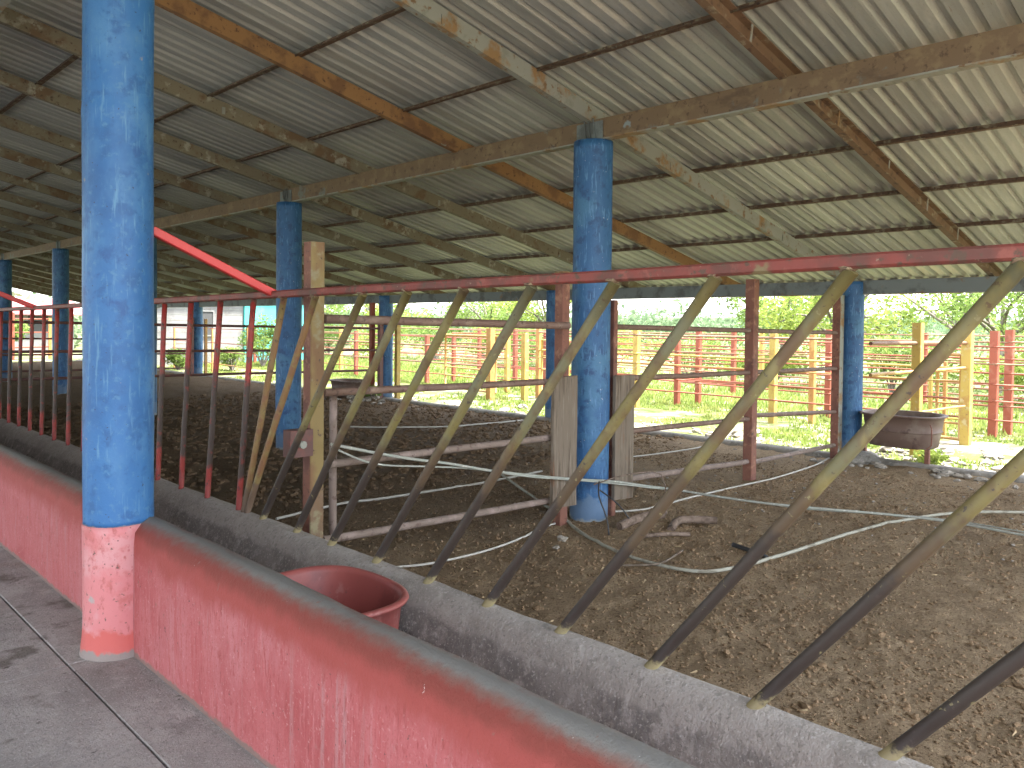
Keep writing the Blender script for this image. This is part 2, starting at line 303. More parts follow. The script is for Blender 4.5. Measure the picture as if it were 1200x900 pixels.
# ------------------------------------------------------------------ ground
g = MB()
def yard_z(x, y):
    return -.10+.02*fbm(x, y, .35, 3)
def grid(mb, x0, x1, y0, y1, nx, ny, zf):
    o = len(mb.v)
    for j in range(ny+1):
        for i in range(nx+1):
            x = x0+(x1-x0)*i/nx; y = y0+(y1-y0)*j/ny; mb.v.append((x, y, zf(x, y)))
    for j in range(ny):
        for i in range(nx):
            a = o+j*(nx+1)+i; mb.face([a, a+1, a+nx+2, a+nx+1], True)
grid(g, 9.42, 60, -30, 90, 130, 240, yard_z)
o = g.build('yard_ground', M['grass_ground'], loc=(30, 20, 0)); tag(o, None, None, kind='structure')
g = MB(); g.v += [(-900, -900, -.35), (1200, -900, -.35), (1200, 1200, -.35), (-900, 1200, -.35)]; g.face([0, 1, 2, 3])
tag(g.build('ground', M['grass_ground'], loc=(0, 0, -.35)), None, None, kind='structure')
g = MB(); g.box(-30, 9.40, -30, -4.05, -.3, -.02); tag(g.build('bounce_ground', mat('bounce_earth', (.19, .185, .165), [((.14, .135, .12), 1, .45, .6)], rough=.95)), None, None, kind='structure')  # unseen ground added to bounce light under the roof
g = MB(); g.box(-30, -7.55, -4.0, 32, -.3, -.03); tag(g.build('side_yard_ground', bpy.data.materials['bounce_earth']), None, None, kind='structure')
g = MB(); g.box(-14, 9.45, 32.6, 60, -.3, -.10); tag(g.build('far_yard_ground', M['grass_ground']), None, None, kind='structure')

def dirt_z(x, y):
    far = min(max((y-5.5)/3, 0), 1)*min(max((7.5-x)/3, 0), 1)
    if y > 13: far = max(far, .7)
    z = .014*fbm(x, y, 1.1, 1)+.014*fbm(x, y, 5, 5, 4)*(1+.6*far)+.011*abs(fbm(x, y, 13, 8, 3))+far*.045*fbm(x, y, 1.7, 11, 3)
    if far > .01: z += far*.05*max(0, fbm(x, y, 3.2, 15, 3))
    for cx, cy, h, r in ((5.0, 3.6, .05, .5), (2.9, 4.4, .04, .5), (3.6, 9.6, .06, 1.0), (6, 14, .05, 1.5), (9.3, 13.4, .05, .7)):
        d = math.hypot(x-cx, y-cy)
        if d < r: z += h*(1-d/r)**2*(3-2*(1-d/r))
    return z
g = MB(); grid(g, 2.16, 9.45, -1.5, 7.0, 300, 350, dirt_z)
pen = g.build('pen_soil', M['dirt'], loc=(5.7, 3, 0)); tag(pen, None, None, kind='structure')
g = MB(); grid(g, 2.16, 9.45, 7.0, 14.5, 170, 170, dirt_z); grid(g, 2.16, 9.45, 14.5, 32.6, 110, 260, dirt_z)
grid(g, 2.16, 9.45, -9, -1.5, 30, 30, dirt_z)
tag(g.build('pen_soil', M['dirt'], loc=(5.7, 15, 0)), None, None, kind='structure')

# clods strewn over the soil
g = MB()
def rock(mb, c, r, seed, squash=.7, lat=5, lon=7, amp=.35):
    rr = random.Random(seed); o = len(mb.v); rings = []
    mb.v.append((c[0], c[1], c[2]-r*squash))
    off = Vector((rr.random()*50, rr.random()*50, rr.random()*50)); sx, sy = rr.uniform(.75, 1.3), rr.uniform(.75, 1.3)
    for i in range(1, lat):
        t = math.pi*i/lat-math.pi/2
        for j in range(lon):
            p = 2*math.pi*(j+.5*(i % 2))/lon
            d = Vector((math.cos(t)*math.cos(p), math.cos(t)*math.sin(p), math.sin(t)))
            k = r*(1+amp*noise.noise(d*1.3+off)*1.6)
            mb.v.append((c[0]+d.x*k*sx, c[1]+d.y*k*sy, c[2]+d.z*k*squash))
    mb.v.append((c[0], c[1], c[2]+r*squash)); top = len(mb.v)-1
    for j in range(lon): mb.face([o, o+1+(j+1) % lon, o+1+j])
    for i in range(lat-2):
        for j in range(lon):
            a = o+1+i*lon; b = a+lon
            mb.face([a+j, a+(j+1) % lon, b+(j+1) % lon, b+j])
    a = o+1+(lat-2)*lon
    for j in range(lon): mb.face([a+j, a+(j+1) % lon, top])
R_ = random.Random(3)
for i in range(52000):
    if i < 46000:
        x = R_.uniform(2.25, 8.6); y = R_.uniform(-.8, 6.5)
        if fbm(x, y, .9, 31, 2)+R_.uniform(-.5, .5) < -.25: continue
        r = R_.choice((.004, .005, .006, .007, .009, .012)) if R_.random() > .012 else R_.uniform(.015, .024)
    else:
        x = R_.uniform(2.25, 9.3); y = R_.uniform(6, 16); r = R_.uniform(.012, .04)
    rock(g, (x, y, dirt_z(x, y)+r*.2), r, i, .6, 3, 5, .4)
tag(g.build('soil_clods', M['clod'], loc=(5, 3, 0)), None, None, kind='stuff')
# straw bits
g = MB()
for i in range(700):
    x = R_.uniform(2.3, 8.4); y = R_.uniform(-.8, 6.5); a = R_.uniform(0, 6.28); l = R_.uniform(.012, .05); z = dirt_z(x, y)+.010
    dx, dy = math.cos(a)*l/2, math.sin(a)*l/2; w = .0016
    g.v += [(x-dx-dy*w/l*2, y-dy+dx*w/l*2, z), (x+dx-dy*w/l*2, y+dy+dx*w/l*2, z+R_.uniform(0, .01)), (x+dx+dy*w/l*2, y+dy-dx*w/l*2, z), (x-dx+dy*w/l*2, y-dy-dx*w/l*2, z)]
    n = len(g.v); g.face([n-4, n-3, n-2, n-1])
tag(g.build('straw_bits', mat('straw', (.40, .30, .17), rough=.9, var=.2), loc=(5, 3, 0)), None, None, kind='stuff')

# ------------------------------------------------------------------ walkway slabs
wk = thing('walkway', None, None, (-1, 4, 0)); wk['kind'] = 'structure'
g = MB(); g.box(-7.5, 1.36, -4, 32.6, -.3, -.012); g.build('joint_bed', M['joint'], wk)
xs = [-7.5, -5.3, -3.1, -1.05, 1.075, 1.40]
ys = [-4, -1.6, 1.2, 3.90, 6.6, 9.3, 12, 16.6, 21.3, 26, 32.6]
for i in range(5):
    for j in range(10):
        e = .0035; g = MB(); zt = R_.uniform(-.003, .003)
        x0, x1, y0, y1 = xs[i]+e, xs[i+1]-e, ys[j]+e, ys[j+1]-e; c = .0035
        g.hexa([(x0, y0, -.05), (x1, y0, -.05), (x1, y1, -.05), (x0, y1, -.05), (x0, y0, zt-c), (x1, y0, zt-c), (x1, y1, zt-c), (x0, y1, zt-c)])
        g.hexa([(x0, y0, zt-c), (x1, y0, zt-c), (x1, y1, zt-c), (x0, y1, zt-c), (x0+c, y0+c, zt), (x1-c, y0+c, zt), (x1-c, y1-c, zt), (x0+c, y1-c, zt)])
        g.build('slab', M['slab'], wk)

# ------------------------------------------------------------------ manger: red wall, trough bed and grey curb
def ribbon(mb, prof, y0, y1, n, wob):
    o = len(mb.v); k = len(prof)
    for j in range(n+1):
        y = y0+(y1-y0)*j/n
        for i, (x, z) in enumerate(prof):
            mb.v.append((x+wob*fbm(y, i*.35, 1.4, 2), y, z+wob*.8*fbm(y, i*.3+7, 1.6, 4)*(1 if z > .05 else 0)))
    for j in range(n):
        for i in range(k-1):
            a = o+j*k+i; mb.face([a, a+1, a+k+1, a+k], True)
    mb.face([o+i for i in range(k)]); mb.face([o+n*k+i for i in range(k)][::-1])
wall_prof = [(1.325, -.05), (1.322, .03), (1.318, .2), (1.318, .40), (1.322, .50), (1.335, .565), (1.365, .605), (1.41, .622), (1.455, .612), (1.485, .58), (1.50, .53), (1.515, .40), (1.54, .24), (1.58, .10), (1.60, -.05)]
g = MB(); ribbon(g, wall_prof, -4, 32.4, 420, .010)
tag(g.build('manger_wall', M['red_wall']), 'low rounded concrete wall painted red with worn grey top along the walkway', 'wall')
g = MB(); ribbon(g, [(1.50, .0), (1.55, .17), (1.64, .125), (1.76, .115), (1.88, .14), (1.99, .20), (2.0, .0)], -4, 32.4, 200, .006)
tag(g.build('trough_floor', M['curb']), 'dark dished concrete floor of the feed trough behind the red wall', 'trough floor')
curb_prof = [(1.88, .05), (1.925, .19), (1.96, .28), (1.995, .36), (2.03, .42), (2.07, .452), (2.12, .46), (2.165, .44), (2.19, .39), (2.20, .30), (2.205, -.1)]
g = MB(); ribbon(g, curb_prof, -4, 32.4, 420, .012)
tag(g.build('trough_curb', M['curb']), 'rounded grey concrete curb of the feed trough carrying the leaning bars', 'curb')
# outer kerb
g = MB(); kp = [(9.27, -.2), (9.27, -.02), (9.285, .02), (9.32, .045), (9.40, .055), (9.48, .045), (9.52, .02), (9.535, -.02), (9.54, -.25)]
ribbon(g, kp, -8, 32.6, 300, .014)
tag(g.build('pen_kerb', mat('kerb', (.25, .225, .195), [((.14, .13, .115), 5, .48, .62), ((.32, .31, .29), 20, .55, .68)], rough=.9, bump=[(40, .5, .006)])),
    'low weathered concrete kerb between the pen soil and the green yard', 'kerb')

# ------------------------------------------------------------------ columns
def column(x, y, r, ztop, label, base_mat=None, split=None, wob=.006):
    t = thing('concrete_column', label, 'column', (x, y, 0), 'round columns holding the shed roof')
    def lat(z0, z1, n, rf, nm, m):
        g = MB(); o = 0; ns = 40
        for i in range(n+1):
            z = z0+(z1-z0)*i/n
            for j in range(ns):
                a = 2*math.pi*j/ns; rr = rf(z)*(1+.0)+wob*noise.noise(Vector((math.cos(a)*1.3+x, math.sin(a)*1.3+y, z*1.6)))
                g.v.append((x+math.cos(a)*rr, y+math.sin(a)*rr, z))
        for i in range(n):
            for j in range(ns): g.face([i*ns+j, i*ns+(j+1) % ns, (i+1)*ns+(j+1) % ns, (i+1)*ns+j], True)
        g.face([j for j in range(ns)][::-1]); g.face([n*ns+j for j in range(ns)])
        return g.build(nm, m, t)
    if split:
        lat(-.1, split, 24, lambda z: r+.004+(.013*max(0, (.16-z)/.16)**2), 'painted_base', M['pink_base'])
        lat(split, ztop, 150, lambda z: r+.003*math.exp(-((z-2.50)/.022)**2), 'shaft', M['blue'])
    else:
        lat(-.15, ztop, 50, lambda z: r, 'shaft', M['blue_worn'])
    return t
zb1 = zr(X1)-.26
column(X1, 3.958, .152, zb1, 'big blue column with pink base standing in the red manger wall', split=.605)
ordn = {8.66: 'next', -0.7: 'nearest'}
C2 = [(4.04, 'blue column between two grey wooden planks, next to the divider fence'), (8.80, 'dark blue column just left of the tall yellow post'),
      (18.1, 'dark blue column seen behind the red bars, left of the big near column'), (22.7, 'dark blue column at the left edge of the view')]
for y, lb in C2: column(X2, y, .152, zr(X2)-.145, lb)
column(X2, 13.4, .152, zr(X2)-.145, 'blue column hidden behind the big pink-based column')
C3 = [(3.88, 'blue column beside the raised brown tub at the right'), (8.66, 'shaded blue column just left of the middle column with planks'),
      (13.3, 'blue column between a red post and a yellow post'), (22.4, 'far blue column in front of the grey block building')]
for y, lb in C3: column(X3-.02, y, .122 if y < 5 else .145, zr(X3)-.025, lb)

g = MB(); rock(g, (9.38, 3.70, -.01), .34, 77, .30, 8, 14, .3)
tag(g.build('concrete_mound', mat('mound', (.25, .235, .21), [((.15, .14, .12), 9, .48, .62), ((.34, .32, .29), 30, .55, .68)], rough=.95, bump=[(30, .8, .02)])), 'low rough mound of concrete around the foot of the right-hand kerb column', 'mound')
# ------------------------------------------------------------------ roof
roof = thing('shed_roof', 'corrugated metal shed roof on rusty steel beams and rafters', 'roof', (X2, 14, zr(X2)))
def cbeam(name, x, zbot, h, w, y0, y1, m, seg=BAY):
    # channel beam along Y: web towards the camera, lips at top and bottom
    g = MB(); t = .008
    prof = [(-w/2, 0), (-w/2, h), (w/2, h), (w/2, h-t), (-w/2+t, h-t), (-w/2+t, t), (w/2, t), (w/2, 0)]
    g.extr(prof, (x, y0, zbot), (x, y1, zbot), (1, 0, 0), (0, 0, 1))
    o = g.build(name, m, roof)
    b = MB(); b.extr([(-w/2-.006, -.006), (-w/2-.006, .004), (w/2+.004, .004), (w/2+.004, -.006)], (x, y0, zbot), (x, y1, zbot), (1, 0, 0), (0, 0, 1))
    b.build('flange_strip', M['rafter_pale'], o)
    return o
cbeam('beam', X2, zr(X2)-.137, .157, .075, YS, YE, M['rusty_steel'])
cbeam('beam', X1, zr(X1)-.25, .25, .08, YS, YE, M['rafter_pale'])
cbeam('beam', X3, zr(X3)-.172, .160, .08, YS, YE, M['grey_beam'])
# saddle plates and splices on the beams
for y in (4.04, 8.80, 13.4, 18.1, 22.7):
    g = MB(); g.box(X2-.052, X2-.042, y-.13, y+.13, zr(X2)-.165, zr(X2)+.0)
    g.box(X2-.052, X2+.05, y-.12, y+.12, zr(X2)-.163, zr(X2)-.146)
    for k in (-.05, .0, .04):
        g.tube([(X2-.058, y+k-.02, zr(X2)-.14), (X2-.060, y+k, zr(X2)-.05), (X2-.055, y+k+.01, zr(X2)+.03)], .006, 6)
    g.build('saddle_plate', M['grey_beam'], roof)
raf_y = []
y = Y0+.02
k = 0
ycand = [-1.66, -.68, .88]+[2.44, 4.05, 5.66, 7.25, 8.85]
while ycand[-1] < YE-1: ycand.append(ycand[-1]+1.56)
ycand.append(YE-.04)
for i, y in enumerate(ycand):
    h, w, t = .125, .055, .006
    near = abs(y-2.44) < .01
    mm = M['rafter_brown'] if near else M['rafter_orange'] if abs(y-5.66) < .01 else (M['rafter_pale'] if abs(y-4.05) < .01 else M['rafter_dull'])
    xs0, xs1 = RIDGE, 10.25
    a = (xs0, y, zr(xs0)); b = (xs1, y, zr(xs1)); n = math.hypot(1, SL); u = (SL/n, 0, 1/n)
    s = -1 if near else 1       # the near rafter's open side faces the camera
    prof = [(-w/2*s, 0), (-w/2*s, h), (w/2*s, h), (w/2*s, h-t), (-w/2*s+t*s, h-t), (-w/2*s+t*s, t), (w/2*s, t), (w/2*s, 0)]
    g = MB(); g.extr(prof, a, b, (0, 1, 0), u)
    r = g.build('rafter', mm, roof)
    if near:
        for xx in (4.35, 5.6, 6.55, 7.45, 8.3, 9.1):
            c = MB(); zz = zr(xx); c.hexa([(xx, y-w/2, zz+.006), (xx+.02, y-w/2, zz+.004), (xx+.02, y-w/2+.004, zz+.004), (xx, y-w/2+.004, zz+.006), (xx+.02, y-w/2, zz+.115), (xx+.04, y-w/2, zz+.111), (xx+.04, y-w/2+.004, zz+.111), (xx+.02, y-w/2+.004, zz+.115)])
            c.build('clip', M['rafter_pale'], r)
    elif i % 2 == 0 and y < 20:
        for xx in (3.3, 5.9, 8.0):
            c = MB(); zz = zr(xx); c.box(xx, xx+.03, y-w/2-.008, y-w/2-.002, zz+.01, zz+.075); c.build('clip', M['rafter_pale'], r)
    # far slope of the roof, out of view, its length set for the light
    g = MB(); zR = zr(RIDGE); a = (RIDGE, y, zR); b = (WEAVE, y, zR-SL*(RIDGE-WEAVE)); u2 = (-SL/n, 0, 1/n)
    g.extr(prof, a, b, (0, 1, 0), u2); g.build('rafter', mm, roof)
for x in [2.19-1.03*2, 2.19-1.03, 2.19, 3.2, 4.24, 5.27, 6.31, 7.34, 8.32, 9.3, 10.2]:
    zz = zr(x)+.130
    g = MB(); g.extr([(-.024, 0), (-.024, .005), (.016, .005), (.016, .042), (.022, .042), (.022, 0)], (x, YS, zz), (x, YE, zz), (1, 0, 0), (0, 0, 1))
    p = g.build('purlin', M['purlin'], roof)
    if x < 4.9:      # second chord of the lighter, latticed purlins
        g = MB(); g.tube([(x-.035, YS, zz-.004), (x-.035, YE, zz-.004)], .007, 6)
        yy = YS
        while yy < 14:
            g.tube([(x-.035, yy, zz-.004), (x+.0, yy+.09, zz+.012)], .004, 4); g.tube([(x+.0, yy+.09, zz+.012), (x-.035, yy+.18, zz-.004)], .004, 4); yy += .18
        g.build('lattice_chord', M['purlin'], p)
# corrugated sheets
PITCH = .148
def sheet_mesh(x0, x1, down=1, lift=0.0):
    prof = []
    for k in range(6):
        b = k*PITCH
        prof += [(b, 0), (b+.040, .002), (b+.078, 0), (b+.086, .018), (b+.096, .036), (b+.124, .036), (b+.140, .010)]
    prof.append((6*PITCH+.03, 0))
    g = MB(); n = len(prof); nx = 5
    for i in range(nx+1):
        x = x0+(x1-x0)*i/nx
        for (yy, zz) in prof:
            g.v.append((x, yy, zz))
    for i in range(nx):
        for j in range(n-1):
            a = i*n+j; g.face([a, a+n, a+n+1, a+1], True)
    me = bpy.data.meshes.new('roof_sheet')
    zf = (lambda x: zr(x)) if down > 0 else (lambda x: zr(RIDGE)-SL*(RIDGE-x))
    xc = (x0+x1)/2
    me.from_pydata([(v[0]-xc, v[1], v[2]+zf(v[0])-zf(xc)) for v in g.v], [], g.f)
    me.materials.append(M['sheet']); me.update()
    return me, xc, zf(xc)+.175+lift
rows = [sheet_mesh(RIDGE, 3.38, 1, .006), sheet_mesh(3.2, 6.5, 1, .003), sheet_mesh(6.32, 10.5, 1, 0), sheet_mesh(WEAVE-.2, RIDGE, -1, 0)]
y = YS; k = 0; Rsh = random.Random(8)
while y < YE:
    for r_i, (me, xc, zc) in enumerate(rows):
        o = bpy.data.objects.new('roof_sheet', me); C.objects.link(o); o.parent = roof
        o.location = Vector((xc, y, zc+(.0022 if k % 2 else 0)+Rsh.uniform(0, .001)))-roof.location
    y += 6*PITCH; k += 1

# ------------------------------------------------------------------ feed barrier: red rail and leaning bars
XB = 2.10
bar = thing('feed_barrier', 'long feeding barrier of leaning yellow and red pipe bars under a red rail', 'barrier', (XB, 4, .45))
def rail_z(y): return 1.729-.0085*y
g = MB()
yy = [-3.2+i*.8 for i in range(44)]
for a, b in zip(yy[:-1], yy[1:]):
    pass
pts = [(XB, q, rail_z(q)+.004*noise.noise(Vector((q, 0, 0)))) for q in yy]
o_ = len(g.v); s_ = .0195; c_ = .007
ring = [(s_-c_, -s_), (s_, -s_+c_), (s_, s_-c_), (s_-c_, s_), (-s_+c_, s_), (-s_, s_-c_), (-s_, -s_+c_), (-s_+c_, -s_)]
for p in pts:
    for q in ring: g.v.append((p[0]+q[0], p[1], p[2]+q[1]))
for i in range(len(pts)-1):
    for j in range(8): g.face([i*8+j, i*8+(j+1) % 8, (i+1)*8+(j+1) % 8, (i+1)*8+j])
g.face(list(range(8))); g.face([(len(pts)-1)*8+j for j in range(8)][::-1])
g.build('top_rail', M['rail_red'], bar)
pairs = [(-.29-.38*k, .77-.38*k) for k in range(5, -1, -1)]
pairs = [(t-.0, b) for t, b in pairs]
ylw = pairs+[(.09, 1.14), (.47, 1.50), (.86, 1.89), (1.26, 2.27), (1.64, 2.64), (2.02, 3.02), (2.40, 3.40), (2.77, 3.73), (3.11, 4.10)]
org = [(3.53, 4.28), (3.85, 4.31)]
red = [(4.19, 4.37), (4.61, 4.79), (5.03, 5.19), (5.46, 5.58)]
q = 5.46
while q < 30:
    q += .408; red.append((q, q+.11))
Rb = random.Random(5)
def bar_piece(t, b, m, r):
    n = 9; g = MB(); pts = []; ztop = rail_z(t)-.022; zbot = .425
    cx, cy = 0.0, 0.0
    for i in range(n):
        f = i/(n-1); bow = math.sin(math.pi*f)
        pts.append((XB+cx*bow+Rb.uniform(-.0015, .0015), b+(t-b)*f+cy*bow, zbot+(ztop-zbot)*f))
    rr = [r*(1+Rb.uniform(-.03, .03)) for _ in range(n)]
    if r > .018:    # a coupling collar part of the way up, and the weld at the rail
        j = Rb.choice((3, 4, 5)); rr[j] = r*1.04
        rr[-1] = r*1.06
    g.tube(pts, rr, 14); o = g.build('bar', m, bar)
    w = MB(); rock(w, (XB, t+.012*(1 if b > t else 0), ztop+.006), r*1.3, int(t*100)+500, .4, 5, 9, .35); w.build('weld', M['weld'], o)
    return o
for t, b in ylw: bar_piece(t, b, M['bar_yellow'], .0188)
for t, b in org: bar_piece(t, b, M['bar_orange'], .0175)
for t, b in red: bar_piece(t, b, M['bar_red'], .0170)
# braces from the walkway columns to the rail
def brace(y, ztop):
    g = MB(); a = Vector((X1+.155, y, ztop)); b = Vector((XB+.015, y, rail_z(y)+.0)); g.beam(a, b, .042, .042)
    o = g.build('brace', M['brace_red'], bar); o['label'] = 'bright red square brace'
brace(3.97, 1.985); brace(8.64, 1.93); brace(13.3, 1.93)

# ------------------------------------------------------------------ pen divider fences
def pipe(name, a, b, r, m, parent, n=10, k=6, wob=.006, seed=0):
    g = MB(); a, b = Vector(a), Vector(b); pts = []
    for i in range(k+1):
        f = i/k; p = a.lerp(b, f)+Vector((0, wob*noise.noise(Vector((seed, f*3, 0))), wob*noise.noise(Vector((f*3, seed, 5)))))
        pts.append(p)
    g.tube(pts, r, n); return g.build(name, m, parent)
def boxpost(name, x, y, w, z0, z1, mside, mface, parent, cap=None):
    """box post whose side seen along +X and side seen along +Y are painted differently."""
    g = MB(); h = w/2; c = .006
    g.cur = 0; g.beam((x, y, z0), (x, y, z1), w, w, up=(1, 0, 0), ch=c)
    o = g.build(name, [mside, mface], parent)
    me = o.data
    for p in me.polygons:
        p.material_index = 1 if p.center.y < -w*.45 else 0
    return o
fy = 3.97
div = thing('divider_fence', 'near pipe divider fence from the leaning bars past the plank column to the kerb', 'fence', (5.5, fy, 0), 'pipe divider fences between pens')
boxpost('tall_post', 2.37, fy+.03, .088, -.1, 2.0, M['post_brown'], M['post_yellow'], div)['label'] = 'tall box post, brown side and yellow front'
boxpost('post', 4.56, fy+.10, .085, -.1, 1.93, M['post_brown'], M['post_brown'], div)
g = MB(); g.beam((4.56, fy+.10, 1.925), (4.56, fy+.10, 1.955), .09, .09, up=(1, 0, 0)); g.build('post_cap', M['post_yellow'], div)
boxpost('post', 5.045, fy-.02, .05, -.1, 1.75, M['post_brown'], M['post_brown'], div)
boxpost('post', 7.29, fy, .10, -.2, 2.02, M['post_brown'], M['post_brown'], div)
boxpost('post', 9.33, fy+.0, .10, -.2, 1.93, M['post_brown'], M['rafter_pale'], div)
def zrail(z0, x): return z0-.012*(x-2.4)
segs = [(2.42, 4.52), (5.06, 7.25), (7.34, 9.29)]
for zi, z0 in enumerate((1.567, 1.148, .735, .285)):
    for si, (a, b) in enumerate(segs):
        if zi == 3 and si == 1: continue
        m = M['fence_pipe_dust'] if zi >= 2 and si == 0 or zi == 3 else M['fence_pipe']
        za, zb_ = zrail(z0, a), zrail(z0, b)
        if zi == 3 and si == 0: za, zb_ = .30, .235
        if zi == 2 and si > 0: za -= .02; zb_ -= .05*(si)
        if zi == 3 and si == 2: za, zb_ = .18, .16
        if zi == 3 and si == 2: pipe('rail', (5.25, fy, .28), (7.25, fy, .20), .026, m, div, seed=70)
        pipe('rail', (a, fy, za), (b, fy, zb_), .028 if (zi, si) == (0, 0) else .0235, m, div, seed=zi*5+si)
# short gate stile next to the tall post
pipe('stile', (2.60, fy+.19, -.05), (2.60, fy+.19, 1.14), .024, M['fence_pipe_dust'], div, k=8)
g = MB(); rock(g, (2.60, fy+.19, .70), .036, 4, .6); g.build('collar', M['fence_pipe'], div)
g = MB(); g.box(2.19, 2.33, fy-.035, fy+.045, .80, .95); g.build('hinge_plate', M['fence_dark'], div)
g = MB(); g.tube([(2.26, fy-.037, .87), (2.26, fy-.055, .87)], .022, 8); g.build('hinge_bolt', M['rafter_pale'], div)

def far_fence(y, label, posts, rails, m, r=.023, xs=(2.3, 9.3)):
    t = thing('divider_fence', label, 'fence', (5.8, y, 0), 'pipe divider fences between pens')
    for x in posts: boxpost('post', x, y, .09, -.15, 1.62, m, m, t)
    for z in rails:
        for a, b in zip(posts[:-1], posts[1:]): pipe('rail', (a, y, zrail(z, a)), (b, y, zrail(z, b)), r, m, t, seed=z*7+a)
    return t
far_fence(13.2, 'dark three-rail pipe fence behind the red bars, parallel to the near divider', [2.35, 4.6, 7.2, 9.33], (1.51, 1.08, .68), M['fence_dark'])
far_fence(22.3, 'farthest dark pipe divider fence near the open end of the shed', [2.35, 4.6, 7.2, 9.33], (1.50, 1.1, .7, .3), M['fence_dark'])
# posts beside the kerb columns
def lone_post(x, y, z1, m, label, w=.09):
    g = MB(); g.beam((x, y, -.2), (x, y, z1), w, w, up=(1, 0, 0)); o = g.build('steel_post', m); tag(o, label, 'post')
lone_post(9.28, 13.42, 1.95, M['cor_red'], 'bright red box post against the left side of a blue kerb column')
lone_post(9.62, 13.02, 1.80, M['cor_yellow'], 'yellow box post against the right side of a blue kerb column')
lone_post(9.62, 22.05, 1.6, M['cor_orange'], 'thin orange post beside the farthest blue kerb column', .07)

# ------------------------------------------------------------------ planks
def plank(x0, x1, y, z0, z1, label, lean=0.0):
    g = MB(); n = 10; th = .03
    o = 0; Rp = random.Random(int(x0*100))
    for i in range(n+1):
        z = z0+(z1-z0)*i/n; e0 = Rp.uniform(-.004, .004); e1 = Rp.uniform(-.004, .004); l = lean*(i/n)
        tz = (Rp.uniform(-.012, .012) if i in (0, n) else 0)
        g.v += [(x0+e0+l, y-th, z+tz), (x1+e1+l, y-th, z-tz), (x1+e1+l, y, z-tz), (x0+e0+l, y, z+tz)]
    for i in range(n):
        for j in range(4): g.face([i*4+j, i*4+(j+1) % 4, i*4+4+(j+1) % 4, i*4+4+j])
    g.face([3, 2, 1, 0]); g.face([n*4+j for j in range(4)])
    tag(g.build('wooden_plank', M['wood']), label, 'plank', 'grey boards tied beside the middle column')
plank(4.275, 4.535, fy-.055, .20, 1.165, 'wide grey weathered plank standing left of the middle blue column')
plank(4.975, 5.215, fy-.075, .16, 1.15, 'grey weathered plank standing right of the middle blue column')

# ------------------------------------------------------------------ tubs
def tub(name, cx, cy, zb, h, sx, sy, m, label, group, pw=2.5, legs=None, root_z=0, inner=.9):
    t = thing(name, label, 'tub', (cx, cy, zb), group)
    th = .012
    prof = [(.80, 0), (.84, .01), (.90, h*.45), (.905, h*.47), (.93, h*.47), (.935, h*.50), (.915, h*.52), (.965, h*.93), (1.04, h*.935), (1.06, h*.965), (1.045, h*.99), (1.0, h)]
    ins = [(.955, h*.985), (.93, h*.93), (.87, h*.45), (.80, .03), (.74, .018), (.4, .014), (.02, .014)]
    g = MB(); g.lathe(prof+ins, (cx, cy, zb), 56, sx, sy, pw, closed_top=True)
    g.build('body', m, t)
    return t
tub('feed_tub', 1.69, 2.72, .16, .335, .24, .315, M['tub'], 'large red plastic tub sitting inside the feed trough', 'rubber feed tubs', 2.6)
t1 = tub('feed_tub', 9.56, 3.30, .21, .37, .33, .425, M['tub_dusty'], 'dusty brown tub raised on legs beside the right-hand kerb column', 'rubber feed tubs', 2.8)
for (x, y) in ((9.42, 2.99), (9.74, 3.80)):
    g = MB(); g.beam((x, y, -.05), (x, y, .21), .05, .05, up=(1, 0, 0)); g.build('leg', M['post_brown'], t1)
g = MB(); g.tube([(9.30, 2.93, .50), (9.26, 2.90, .46), (9.26, 2.90, .28), (9.30, 2.97, .22)], .007, 6); g.build('wire_hook', M['post_brown'], t1)
t2 = tub('feed_tub', 9.15, 13.95, .03, .33, .33, .55, M['tub_dusty'], 'dark brownish tub on the soil left of the red post at the far kerb', 'rubber feed tubs', 2.6)

# ------------------------------------------------------------------ ropes and hoses
def smooth(pts, sub=6):
    P = [Vector(p) for p in pts]; out = []
    for i in range(len(P)-1):
        p0, p1, p2, p3 = P[max(i-1, 0)], P[i], P[i+1], P[min(i+2, len(P)-1)]
        for k in range(sub):
            t = k/sub
            out.append(.5*((2*p1)+(-p0+p2)*t+(2*p0-5*p1+4*p2-p3)*t*t+(-p0+3*p1-3*p2+p3)*t**3))
    out.append(P[-1]); return out
def cord(name, pts, r, m, label, cat='rope', ground=True, group=None):
    S = smooth(pts)
    if ground: S = [Vector((p.x, p.y, max(p.z, dirt_z(p.x, p.y)+r*.8))) for p in S]
    g = MB(); g.tube(S, r*.85, 8); return tag(g.build(name, m), label, cat, group)
cord('rope', [(2.42, 3.90, .86), (2.88, 3.86, .74), (3.25, 3.86, .66), (3.66, 3.86, .56), (4.2, 3.86, .45), (4.60, 3.84, .38), (4.9, 3.85, .33), (5.24, 3.80, .26), (5.46, 3.62, .22), (5.6, 3.1, .20), (5.72, 2.7, .20), (6.05, 1.9, .20), (5.95, 1.2, .22), (5.8, .2, .26)], .011, M['rope'],
     'pale green rope stretched from the tall post past the plank column to the right', ground=False)
cord('rope', [(2.44, 3.92, .84), (2.7, 3.88, .72), (3.1, 3.88, .655), (3.45, 3.88, .60), (4.0, 3.85, .48), (4.62, 3.83, .37), (5.26, 3.78, .245), (5.55, 3.5, .20), (5.8, 2.75, .17), (6.22, 1.95, .17), (6.18, 1.3, .19), (6.1, .2, .2)], .007, M['rope'],
     'second thinner pale rope sagging just below the stretched green rope', ground=False)
cord('hose', [(3.0, 5.6, .03), (3.68, 5.75, .02), (3.98, 5.69, .02), (4.28, 5.66, .02), (4.7, 5.63, .02), (5.14, 5.6, .02), (5.57, 5.62, .02), (6.03, 5.64, .02)], .013, M['rope_white'],
     'white cord lying on the soil left of the planks, behind the leaning bars')
